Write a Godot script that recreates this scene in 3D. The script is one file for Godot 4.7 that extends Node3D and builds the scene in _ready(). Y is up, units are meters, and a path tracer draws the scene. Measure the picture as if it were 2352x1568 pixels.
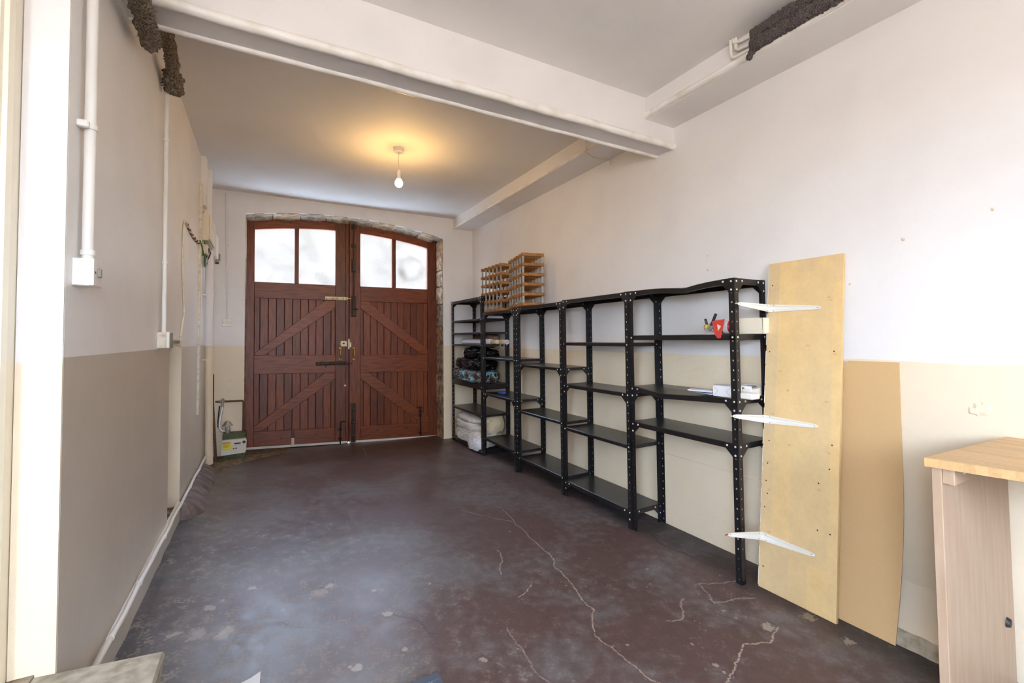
extends Node3D

# ---------------------------------------------------------------- helpers
var M := {}
var X := Transform3D()          # vertices given in scene space are written relative to the thing being built
var taken := {}
var rng := RandomNumberGenerator.new()

func numbered(called: String) -> String:
	var n: int = taken.get(called, 0)
	taken[called] = n + 1
	return called if n == 0 else "%s_%03d" % [called, n]

func tag(o: Node, label: String, category := "", group := "", kind := "") -> void:
	if label: o.set_meta("label", label)
	if category: o.set_meta("category", category)
	if group: o.set_meta("group", group)
	if kind: o.set_meta("kind", kind)

func thing(called: String, label: String, category: String, at: Vector3, group := "", kind := "") -> Node3D:
	var o := Node3D.new()
	o.name = numbered(called)
	add_child(o)
	o.position = at
	tag(o, label, category, group, kind)
	X = Transform3D(Basis(), -at)
	return o

func mb() -> SurfaceTool:
	var st := SurfaceTool.new()
	st.begin(Mesh.PRIMITIVE_TRIANGLES)
	return st

func mesh_of(st: SurfaceTool, m: Material, flat := true) -> ArrayMesh:
	if flat: st.generate_normals()
	st.set_material(m)
	return st.commit()

func place(called: String, mesh: Mesh, parent: Node3D, xf := Transform3D(), cast := true) -> MeshInstance3D:
	var o := MeshInstance3D.new()
	o.mesh = mesh
	if parent == null:
		o.name = numbered(called)
		add_child(o)
	else:
		o.name = called
		parent.add_child(o, true)
	o.transform = xf
	o.cast_shadow = GeometryInstance3D.SHADOW_CASTING_SETTING_ON if cast else GeometryInstance3D.SHADOW_CASTING_SETTING_OFF
	return o

func part(called: String, st: SurfaceTool, m: Material, parent: Node3D, label := "") -> MeshInstance3D:
	var o := place(called, mesh_of(st, m), parent)
	if label: o.set_meta("label", label)
	return o

func tri(st: SurfaceTool, a: Vector3, b: Vector3, c: Vector3, g := 0) -> void:
	# corners run counter-clockwise seen from outside; Godot wants them clockwise
	st.set_smooth_group(g if g > 0 else 0xFFFFFFFF)
	for v: Vector3 in [a, c, b]:
		st.add_vertex(X * v)

func quad(st: SurfaceTool, a: Vector3, b: Vector3, c: Vector3, d: Vector3, g := 0) -> void:
	tri(st, a, b, c, g)
	tri(st, a, c, d, g)

# a box from lo to hi, chamfered by c, put through t
func box(st: SurfaceTool, lo: Vector3, hi: Vector3, c := 0.0, t := Transform3D()) -> void:
	var m := (lo + hi) * 0.5
	var h := (hi - lo) * 0.5
	c = minf(c, minf(h.x, minf(h.y, h.z)) * 0.9)
	var k := Vector3(c, c, c)
	var i := h - k
	var P := func(sx: float, sy: float, sz: float, ax: int) -> Vector3:
		var v := Vector3(sx * i.x, sy * i.y, sz * i.z)
		v[ax] = signf([sx, sy, sz][ax]) * h[ax]
		return t * (m + v)
	for ax in 3:
		var u := (ax + 1) % 3
		var w := (ax + 2) % 3
		for s: float in [-1.0, 1.0]:
			var q := []
			for e: Vector2 in [Vector2(-1, -1), Vector2(1, -1), Vector2(1, 1), Vector2(-1, 1)]:
				var sg := Vector3.ZERO
				sg[ax] = s; sg[u] = e.x; sg[w] = e.y
				q.append(P.call(sg.x, sg.y, sg.z, ax))
			if s > 0: quad(st, q[0], q[1], q[2], q[3])
			else: quad(st, q[3], q[2], q[1], q[0])
	if c <= 0.0: return
	for ax in 3:
		var u := (ax + 1) % 3
		var w := (ax + 2) % 3
		for s1: float in [-1.0, 1.0]:
			for s2: float in [-1.0, 1.0]:
				var g0 := Vector3.ZERO
				g0[ax] = -1; g0[u] = s1; g0[w] = s2
				var g1 := g0
				g1[ax] = 1
				var a: Vector3 = P.call(g0.x, g0.y, g0.z, u)
				var b: Vector3 = P.call(g1.x, g1.y, g1.z, u)
				var d: Vector3 = P.call(g0.x, g0.y, g0.z, w)
				var e: Vector3 = P.call(g1.x, g1.y, g1.z, w)
				if s1 * s2 > 0: quad(st, a, d, e, b)
				else: quad(st, a, b, e, d)
	for sx: float in [-1.0, 1.0]:
		for sy: float in [-1.0, 1.0]:
			for sz: float in [-1.0, 1.0]:
				var a: Vector3 = P.call(sx, sy, sz, 0)
				var b: Vector3 = P.call(sx, sy, sz, 1)
				var d: Vector3 = P.call(sx, sy, sz, 2)
				if sx * sy * sz > 0: tri(st, a, b, d)
				else: tri(st, a, d, b)

# eight corners: bottom four counter-clockwise seen from above, then the top four
func hexa(st: SurfaceTool, p: Array) -> void:
	quad(st, p[3], p[2], p[1], p[0])
	quad(st, p[4], p[5], p[6], p[7])
	for i in 4:
		var j := (i + 1) % 4
		quad(st, p[i], p[j], p[j + 4], p[i + 4])

func frame_at(dir: Vector3, up := Vector3.UP) -> Basis:
	var z := dir.normalized()
	if absf(z.dot(up)) > 0.98: up = Vector3.RIGHT
	var x := up.cross(z).normalized()
	return Basis(x, z.cross(x), z)

# a round tube through points
func tube(st: SurfaceTool, pts: Array, r: float, seg := 10, caps := true, radii := []) -> void:
	var rings := []
	var up := Vector3.UP
	for i in pts.size():
		var d: Vector3 = (pts[mini(i + 1, pts.size() - 1)] - pts[maxi(i - 1, 0)]).normalized()
		var b := frame_at(d, up)
		up = b.y
		var rr: float = radii[i] if radii.size() else r
		var ring := []
		for k in seg:
			var a := TAU * k / seg
			ring.append(pts[i] + (b.x * cos(a) + b.y * sin(a)) * rr)
		rings.append(ring)
	for i in pts.size() - 1:
		for k in seg:
			var j := (k + 1) % seg
			quad(st, rings[i][k], rings[i][j], rings[i + 1][j], rings[i + 1][k], 1)
	if caps:
		for k in range(1, seg - 1):
			tri(st, rings[0][0], rings[0][k + 1], rings[0][k])
			var e = rings[-1]
			tri(st, e[0], e[k], e[k + 1])

# profile: Vector2(radius, height) from bottom to top, turned round t's y axis
func lathe(st: SurfaceTool, prof: Array, t: Transform3D, seg := 16) -> void:
	for i in prof.size() - 1:
		for k in seg:
			var a := TAU * k / seg
			var b := TAU * (k + 1) / seg
			var p: Vector2 = prof[i]
			var q: Vector2 = prof[i + 1]
			var va := t * Vector3(p.x * sin(a), p.y, p.x * cos(a))
			var vb := t * Vector3(p.x * sin(b), p.y, p.x * cos(b))
			var vc := t * Vector3(q.x * sin(b), q.y, q.x * cos(b))
			var vd := t * Vector3(q.x * sin(a), q.y, q.x * cos(a))
			if p.x < 1e-6: tri(st, va, vc, vd, i + 1)
			elif q.x < 1e-6: tri(st, va, vb, vc, i + 1)
			else: quad(st, va, vb, vc, vd, i + 1)

# a flat polygon (counter-clockwise in t's xy plane) given thickness d towards +z of t
func prism(st: SurfaceTool, poly: PackedVector2Array, d: float, t := Transform3D()) -> void:
	if Geometry2D.is_polygon_clockwise(poly):
		poly.reverse()
	var ix := Geometry2D.triangulate_polygon(poly)
	for i in range(0, ix.size(), 3):
		var a := poly[ix[i]]
		var b := poly[ix[i + 1]]
		var c := poly[ix[i + 2]]
		if (b - a).cross(c - a) < 0:
			var s := b
			b = c
			c = s
		tri(st, t * Vector3(a.x, a.y, d), t * Vector3(b.x, b.y, d), t * Vector3(c.x, c.y, d))
		tri(st, t * Vector3(a.x, a.y, 0), t * Vector3(c.x, c.y, 0), t * Vector3(b.x, b.y, 0))
	for i in poly.size():
		var a := poly[i]
		var b := poly[(i + 1) % poly.size()]
		quad(st, t * Vector3(a.x, a.y, 0), t * Vector3(b.x, b.y, 0), t * Vector3(b.x, b.y, d), t * Vector3(a.x, a.y, d))

func move_to(o: Vector3, rx := Vector3.RIGHT, ry := Vector3.UP) -> Transform3D:
	return Transform3D(Basis(rx, ry, rx.cross(ry)), o)

# ---------------------------------------------------------------- materials
func noise_tex(freq: float, ramp: Array, seed_ := 1, size := 512, type := FastNoiseLite.TYPE_SIMPLEX_SMOOTH, oct := 4, normal := 0.0, cell := false) -> NoiseTexture2D:
	var n := FastNoiseLite.new()
	n.noise_type = FastNoiseLite.TYPE_CELLULAR if cell else type
	n.frequency = freq
	n.seed = seed_
	n.fractal_octaves = oct
	var t := NoiseTexture2D.new()
	t.width = size
	t.height = size
	t.seamless = true
	t.noise = n
	if normal > 0:
		t.as_normal_map = true
		t.bump_strength = normal
	if ramp.size():
		var g := Gradient.new()
		var off := PackedFloat32Array()
		var col := PackedColorArray()
		for i in range(0, ramp.size(), 2):
			off.append(ramp[i])
			col.append(ramp[i + 1])
		g.offsets = off
		g.colors = col
		t.color_ramp = g
	return t

func mat(c: Color, rough := 0.6, metal := 0.0, tex: Texture2D = null, scale := Vector3.ONE, bump: Texture2D = null, bump_amt := 0.5, world := false) -> StandardMaterial3D:
	var m := StandardMaterial3D.new()
	m.albedo_color = c
	m.roughness = rough
	m.metallic = metal
	if tex:
		m.albedo_texture = tex
	if bump:
		m.normal_enabled = true
		m.normal_texture = bump
		m.normal_scale = bump_amt
	if tex or bump:
		m.uv1_triplanar = true
		m.uv1_world_triplanar = world
		m.uv1_scale = scale
	return m

func h(s: String) -> Color:
	return Color.html(s)

func make_materials() -> void:
	var mottle := noise_tex(0.006, [0.0, h("f7f7f7"), 0.5, h("fcfcfc"), 1.0, h("ffffff")], 3)
	var plaster_n := noise_tex(0.03, [], 5, 512, FastNoiseLite.TYPE_SIMPLEX_SMOOTH, 5, 1.2)
	M.white = mat(h("ebe6e3"), 0.55, 0, mottle, Vector3(.5, .5, .5), plaster_n, 0.2, true)
	M.cream = mat(h("ecdabe"), 0.5, 0, mottle, Vector3(.5, .5, .5), plaster_n, 0.5, true)
	M.left_white = mat(h("f4f0ed"), 0.44, 0, mottle, Vector3(.5, .5, .5), plaster_n, 0.25, true)
	M.left_cream = mat(h("d4c9ba"), 0.3, 0, mottle, Vector3(.5, .5, .5), plaster_n, 0.3, true)
	M.ceil = mat(h("f0ece8"), 0.7, 0, mottle, Vector3(.3, .3, .3), plaster_n, 0.15, true)
	M.gloss_white = mat(h("f4f0ea"), 0.32, 0, noise_tex(0.02, [0.0, h("e8e2d6"), 0.6, h("ffffff")], 8, 256), Vector3(1, 1, 1))
	M.trim_cream = mat(h("eee3cc"), 0.35)
	M.pvc = mat(h("f0ece5"), 0.4)
	M.pvc_dirty = mat(h("e6dcc8"), 0.5, 0, noise_tex(0.03, [0.0, h("d6cbb8"), 0.5, h("ffffff")], 9, 256), Vector3(2, 2, 2))
	var grain := noise_tex(0.02, [0.0, h("a08c7c"), 0.35, h("d2c4b6"), 0.55, h("e8ddd2"), 1.0, h("ffffff")], 11, 512, FastNoiseLite.TYPE_SIMPLEX_SMOOTH, 5)
	var grain_n := noise_tex(0.03, [], 12, 512, FastNoiseLite.TYPE_SIMPLEX_SMOOTH, 4, 4.0)
	var reds := ["86421f", "7a3b1b", "703518", "8a4722"]
	for i in 4:
		var v := mat(h(reds[i]), 0.42, 0, grain, Vector3(3.5, .35, 3.5), grain_n, 0.12, true)
		v.uv1_offset = Vector3(.13 * i, .29 * i, .2 * i)
		M["door_v%d" % i] = v
		var hz := mat(h(["904822", "84411e", "8a451f", "803f1c"][i]), 0.42, 0, grain, Vector3(.35, 3.5, 3.5), grain_n, 0.12, true)
		hz.uv1_offset = Vector3(.17 * i, .23 * i, .1 * i)
		M["door_h%d" % i] = hz
	M.iron = mat(h("4f4036"), 0.6, 0.3, noise_tex(0.05, [0.0, h("8a7060"), 0.6, h("ffffff")], 14, 256), Vector3(4, 4, 4))
	M.brass = mat(h("d9b25a"), 0.25, 0.9)
	M.brass_pale = mat(h("d8cba6"), 0.4, 0.35, noise_tex(0.05, [0.0, h("8d8060"), 0.45, h("ffffff")], 15, 256), Vector3(5, 5, 5))
	M.steel = mat(h("b9b9b6"), 0.35, 0.8)
	M.zinc = mat(h("d8d8d4"), 0.4, 0.55)
	M.stone = []
	for i in 4:
		M.stone.append(mat(h(["b5a593", "bda588", "ab9f90", "c4b39c"][i]), 0.85, 0, noise_tex(0.016, [0.0, h("6e6258"), 0.35, h("b9a58f"), 0.55, h("d8cdbf"), 1.0, h("ffffff")], 20 + i, 256), Vector3(2, 2, 2), noise_tex(0.04, [], 30 + i, 256, FastNoiseLite.TYPE_SIMPLEX_SMOOTH, 5, 6.0), 0.8, true))
	M.mortar = mat(h("8b8378"), 0.95)
	M.slab = mat(h("c0b8aa"), 0.75, 0, noise_tex(0.02, [0.0, h("b9b7ae"), 0.4, h("dad8d0"), 0.6, h("ebe9e2"), 1.0, h("ffffff")], 41, 512), Vector3(1.5, 1.5, 1.5), noise_tex(0.05, [], 42, 256, FastNoiseLite.TYPE_SIMPLEX_SMOOTH, 5, 4.0), 0.4, true)
	M.cement = mat(h("978c85"), 0.6, 0, noise_tex(0.012, [0.0, h("6b5a52"), 0.35, h("a89690"), 0.6, h("c9bfbb"), 1.0, h("fffdf6")], 43, 512), Vector3(1.2, 1.2, 1.2), noise_tex(0.03, [], 44, 256, FastNoiseLite.TYPE_SIMPLEX_SMOOTH, 5, 2.0), 0.25, true)
	M.cement_pale = mat(h("cfc6b6"), 0.85, 0, noise_tex(0.02, [0.0, h("a59c8e"), 0.45, h("dcd5c8"), 1.0, h("ffffff")], 53, 256), Vector3(3, 3, 3), noise_tex(0.04, [], 54, 256, FastNoiseLite.TYPE_SIMPLEX_SMOOTH, 5, 5.0), 0.6, true)
	M.dirt = mat(h("8c7f6e"), 0.85, 0, noise_tex(0.015, [0.0, h("6b5d4e"), 0.4, h("b8aa98"), 0.65, h("e0d6c6"), 1.0, h("ffffff")], 45, 512), Vector3(1.5, 1.5, 1.5), noise_tex(0.04, [], 46, 256, FastNoiseLite.TYPE_SIMPLEX_SMOOTH, 5, 5.0), 0.6, true)
	M.felt = mat(h("b0a79c"), 0.95, 0, noise_tex(0.035, [0.0, h("4a443f"), 0.4, h("958a80"), 0.6, h("d8cabb"), 1.0, h("ffffff")], 47, 512, FastNoiseLite.TYPE_SIMPLEX, 5), Vector3(4, 4, 4), noise_tex(0.08, [], 48, 256, FastNoiseLite.TYPE_SIMPLEX, 5, 10.0), 1.0)
	M.felt_dark = mat(h("8a8282"), 0.95, 0, noise_tex(0.05, [0.0, h("5a5450"), 0.5, h("b0a8a6"), 1.0, h("f0e8e6")], 49, 512, FastNoiseLite.TYPE_SIMPLEX, 5), Vector3(4, 4, 4), noise_tex(0.08, [], 50, 256, FastNoiseLite.TYPE_SIMPLEX, 5, 10.0), 1.0)
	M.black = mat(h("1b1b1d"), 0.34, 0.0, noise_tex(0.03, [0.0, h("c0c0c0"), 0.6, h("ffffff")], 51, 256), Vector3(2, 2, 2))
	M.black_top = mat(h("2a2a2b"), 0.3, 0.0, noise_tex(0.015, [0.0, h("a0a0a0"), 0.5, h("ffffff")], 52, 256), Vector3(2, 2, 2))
	M.bin_bag = mat(h("0a0a0c"), 0.3)
	M.bin_bag.metallic_specular = 0.35
	M.rack_wood = []
	for i in 3:
		M.rack_wood.append(mat(h(["b07f45", "a87840", "b98a50"][i]), 0.6, 0, noise_tex(0.03, [0.0, h("a88a6a"), 0.5, h("e8d8c4"), 1.0, h("ffffff")], 55 + i, 256), Vector3(1.5, 9, 9)))
	M.strip = mat(h("a3a29c"), 0.45, 0.3)
	M.birch = mat(h("d6b27a"), 0.42)
	M.mdf = mat(h("d6b280"), 0.75, 0, noise_tex(0.12, [0.0, h("efe9e0"), 0.5, h("f8f5f0"), 1.0, h("ffffff")], 60, 512, FastNoiseLite.TYPE_SIMPLEX, 3), Vector3(3, 3, 3))
	M.chip_edge = mat(h("e8e2d6"), 0.7)
	M.bracket = mat(h("ece6dc"), 0.35)
	M.beech = mat(h("c3a88f"), 0.45, 0, noise_tex(0.02, [0.0, h("e9e2da"), 0.5, h("f4efe9"), 1.0, h("ffffff")], 62, 256), Vector3(4, .4, 4))
	M.sheet = mat(h("dcd5ca"), 0.85, 0, null)
	M.sheet_warm = mat(h("cdbb9c"), 0.85)
	M.brown_cloth = mat(h("7a6255"), 0.9)
	M.paper = mat(h("e6e5e8"), 0.6)
	M.card = mat(h("d8c7a8"), 0.7)
	M.red = mat(h("b81e22"), 0.3)
	M.red_card = mat(h("c0392e"), 0.6)
	M.dark = mat(h("2e2c2b"), 0.5)
	M.yellow = mat(h("e0e03a"), 0.4)
	M.green = mat(h("3f7a3a"), 0.5)
	M.greybox = mat(h("9a958c"), 0.5)
	M.meter_green = mat(h("47522c"), 0.5, 0, noise_tex(0.03, [0.0, h("8f7f5a"), 0.5, h("ffffff")], 65, 256), Vector3(4, 4, 4))
	M.meter_white = mat(h("d9d2c6"), 0.45)
	M.copper = mat(h("6b4f3c"), 0.5, 0.5, noise_tex(0.04, [0.0, h("7a6a58"), 0.6, h("ffffff")], 66, 256), Vector3(5, 5, 5))
	M.blue = mat(h("2a4fa0"), 0.5)
	M.rubber = mat(h("141312"), 0.8)
	M.strip_white = mat(h("d6d1cc"), 0.5)

func floor_y(x: float, z: float) -> float:
	var s := clampf((2.4 - x) / 2.93, 0, 1)
	var l := 0.155
	if z < -4.0: l += -0.045 * minf(1.0, (-4.0 - z) / 2.4)
	return l * pow(s, 1.6)

# ---------------------------------------------------------------- floor finish
func noise_bytes(freq: float, seed_: int, w: int, hh: int, oct: int, sx := 1.0) -> PackedByteArray:
	var n := FastNoiseLite.new()
	n.noise_type = FastNoiseLite.TYPE_SIMPLEX_SMOOTH
	n.frequency = freq
	n.seed = seed_
	n.fractal_octaves = oct
	if sx != 1.0:
		n.domain_warp_enabled = true
		n.domain_warp_amplitude = 30.0 * sx
		n.domain_warp_frequency = 0.01
	return n.get_image(w, hh).get_data()

const FX0 := -0.75
const FX1 := 2.85
const FZ0 := -6.6
const FZ1 := -0.6

func floor_material() -> StandardMaterial3D:
	var w := 1080
	var hh := 1800
	var ppm := w / (FX1 - FX0)
	var a := noise_bytes(0.004, 71, w, hh, 4, 1.0)
	var b := noise_bytes(0.035, 72, w, hh, 5, 1.0)
	var c := noise_bytes(0.16, 73, w, hh, 4)
	var d := noise_bytes(0.012, 74, w, hh, 5, 1.0)
	var rgb := PackedByteArray()
	rgb.resize(w * hh * 3)
	var rough := PackedByteArray()
	rough.resize(w * hh)
	var i := 0
	for y in hh:
		var z := FZ0 + y / ppm
		for x in w:
			var wx := FX0 + x / ppm
			var na := a[i] / 255.0
			var nb := b[i] / 255.0
			var nc := c[i] / 255.0
			var nd := d[i] / 255.0
			# old oxide-red floor paint, worn to grey and dirt
			var left := clampf((1.3 - wx) / 1.6, 0.0, 1.0)
			var shelf := clampf((wx - 2.02) / 0.5, 0.0, 1.0)
			var grey := clampf((na - 0.42) * 2.2 + left * 0.55 + shelf * 0.35 + (nb - 0.5) * 0.9, 0.0, 1.0)
			var r := lerpf(92.0, 108.0, grey)
			var g := lerpf(68.0, 99.0, grey)
			var bl := lerpf(63.0, 97.0, grey)
			var back := clampf((-4.9 - z) / 1.2, 0.0, 1.0) * clampf(0.4 + nd, 0.0, 1.0)
			r = lerpf(r, 84.0, back * 0.7)
			g = lerpf(g, 66.0, back * 0.7)
			bl = lerpf(bl, 58.0, back * 0.7)
			var k := 0.86 + 0.16 * nb + 0.16 * (nc - 0.5)
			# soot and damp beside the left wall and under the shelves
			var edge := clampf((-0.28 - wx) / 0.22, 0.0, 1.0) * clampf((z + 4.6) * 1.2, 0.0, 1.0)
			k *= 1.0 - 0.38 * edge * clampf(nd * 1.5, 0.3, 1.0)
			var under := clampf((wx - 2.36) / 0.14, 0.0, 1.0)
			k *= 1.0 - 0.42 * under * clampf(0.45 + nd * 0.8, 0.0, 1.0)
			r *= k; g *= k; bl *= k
			# scuffed-off paint
			var sc := clampf((nb * 0.6 + nc * 0.5 - 0.69 + 0.12 * left * clampf((z + 3.9) * 0.8, 0.0, 1.0)) * 9.0, 0.0, 1.0) * clampf(nd * 1.7 - 0.25, 0.0, 1.0)
			sc *= 0.22 + 0.5 * left
			r = lerpf(r, 158.0, sc); g = lerpf(g, 150.0, sc); bl = lerpf(bl, 138.0, sc)
			var j := i * 3
			rgb[j] = int(clampf(r, 0, 255)); rgb[j + 1] = int(clampf(g, 0, 255)); rgb[j + 2] = int(clampf(bl, 0, 255))
			var worn := clampf((wx + 0.42 * z + 0.25) / 0.4 + (nd - 0.5) * 0.8, 0.0, 1.0)
			rough[i] = int(clampf(94.0 + 52.0 * worn + 24.0 * (nd - 0.5) + 16.0 * (nb - 0.5) + 60.0 * sc + 30.0 * under + 20.0 * shelf + 14.0 * edge, 78.0, 230.0))
			i += 1
	var img := Image.create_from_data(w, hh, false, Image.FORMAT_RGB8, rgb)
	var at := func(p: Vector2) -> Vector2: return Vector2((p.x - FX0) * ppm, (p.y - FZ0) * ppm)
	rng.seed = 5
	var crack := func(pts: Array, col: Color, wd: float, share: float) -> void:
		for s in pts.size() - 1:
			var p: Vector2 = at.call(pts[s])
			var q: Vector2 = at.call(pts[s + 1])
			var n := int(p.distance_to(q) * 1.5) + 1
			var off := 0.0
			for e in n:
				off = clampf(off + rng.randf_range(-0.7, 0.7), -4, 4) * (1.0 if e < n * 0.8 else 0.8)
				if rng.randf() > share: continue
				var v := p.lerp(q, float(e) / n) + (q - p).orthogonal().normalized() * off
				var rr := wd * rng.randf_range(0.5, 1.2)
				for yy in range(int(v.y - rr), int(v.y + rr) + 1):
					for xx in range(int(v.x - rr), int(v.x + rr) + 1):
						if xx >= 0 and yy >= 0 and xx < w and yy < hh:
							img.set_pixel(xx, yy, img.get_pixel(xx, yy).lerp(col, rng.randf_range(0.3, 0.8)))
	var pale := h("b09c8c")
	var V := func(l: Array) -> Array:
		var o := []
		for s in range(0, l.size(), 2): o.append(Vector2(l[s], l[s + 1]))
		return o
	crack.call(V.call([1.748, -3.334, 1.69, -3.012, 1.664, -2.689, 1.651, -2.48, 1.587, -2.351, 1.574, -2.184, 1.532, -2.025, 1.515, -1.874]), pale, 0.6, 0.75)
	crack.call(V.call([1.515, -1.874, 1.411, -1.765, 1.386, -1.696, 1.396, -1.564, 1.404, -1.44, 1.425, -1.352, 1.44, -1.2]), pale, 0.55, 0.7)
	crack.call(V.call([2.234, -1.336, 2.141, -1.313, 2.085, -1.29, 1.968, -1.343, 1.889, -1.311, 1.762, -1.256, 1.671, -1.226, 1.6, -1.1]), pale, 0.7, 0.8)
	crack.call(V.call([1.439, -3.48, 1.572, -3.261, 1.704, -3.07]), pale, 0.6, 0.6)
	crack.call(V.call([1.128, -6.237, 1.127, -5.882, 1.093, -5.577]), pale, 0.8, 0.7)
	crack.call(V.call([1.375, -2.703, 1.336, -2.566, 1.245, -2.399]), h("a0958e"), 0.7, 0.8)
	crack.call(V.call([1.357, -2.236, 1.288, -2.179, 1.214, -2.147]), h("b5a090"), 0.6, 0.8)
	crack.call(V.call([1.038, -1.947, 1.025, -1.779, 1.003, -1.667, 1.017, -1.556]), h("95857a"), 0.5, 0.6)
	crack.call(V.call([2.016, -1.729, 1.93, -1.662, 1.857, -1.609, 1.782, -1.639]), h("95857a"), 0.8, 0.7)
	crack.call(V.call([2.465, -1.699, 2.222, -1.794, 2.128, -1.623, 2.374, -1.548]), h("8f857c"), 0.8, 0.7)
	crack.call(V.call([1.154, -3.262, 1.044, -3.394, 0.888, -3.567, 0.576, -3.647, 0.465, -3.511, 0.304, -3.335, 0.155, -3.252]), h("3a2f2c"), 0.5, 0.7)
	crack.call(V.call([0.711, -2.047, 0.689, -2.075, 0.668, -2.178, 0.568, -2.284]), h("2e2624"), 0.6, 0.8)
	crack.call(V.call([0.054, -2.455, 0.16, -2.353, 0.285, -2.29, 0.42, -2.273, 0.529, -2.301]), h("3a2f2c"), 0.5, 0.6)
	crack.call(V.call([2.656, -2.425, 2.485, -2.413, 2.421, -2.252, 2.448, -2.056, 2.473, -1.88, 2.556, -1.76]), h("2f2622"), 1.6, 0.9)
	var blobs := [1.715, -1.31, 9, 1.714, -1.273, 7, 2.184, -1.371, 18, 2.449, -1.327, 24, 2.084, -2.055, 6, 1.965, -1.926, 5, 0.347, -1.974, 10, 0.321, -1.992, 5, 0.837, -1.792, 9, 0.271, -2.611, 26, 0.333, -2.68, 14, 0.553, -2.311, 18, 0.093, -2.536, 8, -0.138, -2.449, 24, -0.256, -2.483, 24, -0.34, -2.52, 18, 1.745, -1.452, 6, 2.116, -1.488, 8, 2.11, -1.558, 8, 2.407, -1.113, 16, -0.226, -2.694, 14, -0.175, -2.736, 12, -0.043, -2.817, 12, 2.169, -1.162, 5, 1.473, -1.591, 6, 0.555, -2.003, 7, 0.827, -2.486, 6, 0.538, -2.541, 8, 1.588, -2.929, 5]
	for s in range(0, blobs.size(), 3):
		var p: Vector2 = at.call(Vector2(blobs[s], blobs[s + 1]))
		var rr: float = blobs[s + 2] * 0.62
		var col := h("b9ab9a") if rr < 14 else (h("a3978a") if s % 2 == 0 else h("a8977e"))
		for yy in range(int(p.y - rr), int(p.y + rr) + 1):
			for xx in range(int(p.x - rr), int(p.x + rr) + 1):
				if xx < 0 or yy < 0 or xx >= w or yy >= hh: continue
				var q := Vector2(xx, yy).distance_to(p) / rr + (b[yy * w + xx] / 255.0 - 0.5) * 2.6 + (c[yy * w + xx] / 255.0 - 0.5) * 1.1
				if q < 0.75: img.set_pixel(xx, yy, img.get_pixel(xx, yy).lerp(col, 0.7 if q < 0.55 else 0.4))
	for s in 420:   # specks of dropped paint and plaster
		var p: Vector2 = at.call(Vector2(rng.randf_range(-0.4, 2.6), rng.randf_range(-4.2, -1.0)))
		var col := h("b8ab9c")
		col = col.lerp(h("8a7c70"), rng.randf())
		for e in rng.randi_range(1, 5):
			var q := p + Vector2(rng.randf_range(-1.5, 1.5), rng.randf_range(-1.5, 1.5))
			if q.x >= 0 and q.y >= 0 and q.x < w and q.y < hh: img.set_pixel(int(q.x), int(q.y), col)
	var m := StandardMaterial3D.new()
	m.albedo_texture = ImageTexture.create_from_image(img)
	m.roughness_texture = ImageTexture.create_from_image(Image.create_from_data(w, hh, false, Image.FORMAT_L8, rough))
	m.roughness_texture_channel = BaseMaterial3D.TEXTURE_CHANNEL_RED
	m.roughness = 1.0
	m.texture_repeat = false
	m.metallic_specular = 0.62
	var bn := FastNoiseLite.new()
	bn.frequency = 0.04
	bn.fractal_octaves = 5
	var bi := bn.get_image(1024, 1024)
	bi.bump_map_to_normal_map(1.6)
	m.normal_enabled = true
	m.normal_texture = ImageTexture.create_from_image(bi)
	m.normal_scale = 0.12
	return m

# ---------------------------------------------------------------- setting
# a box whose upright faces change paint at height py
func painted_box(up: SurfaceTool, low: SurfaceTool, lo: Vector3, hi: Vector3, py: float) -> void:
	if py <= lo.y: box(up, lo, hi)
	elif py >= hi.y: box(low, lo, hi)
	else:
		box(low, lo, Vector3(hi.x, py, hi.z))
		box(up, Vector3(lo.x, py, lo.z), hi)

func two_paint(called: String, up: SurfaceTool, low: SurfaceTool, mu: Material, ml: Material, label: String) -> MeshInstance3D:
	up.generate_normals()
	up.set_material(mu)
	var m := up.commit()
	low.generate_normals()
	low.set_material(ml)
	low.commit(m)
	var o := place(called, m, null)
	tag(o, label, "wall", "", "structure")
	return o

func arch(x: float) -> float:
	return 3.038 - (x - 0.9) * (x - 0.9) / 12.0

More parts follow.
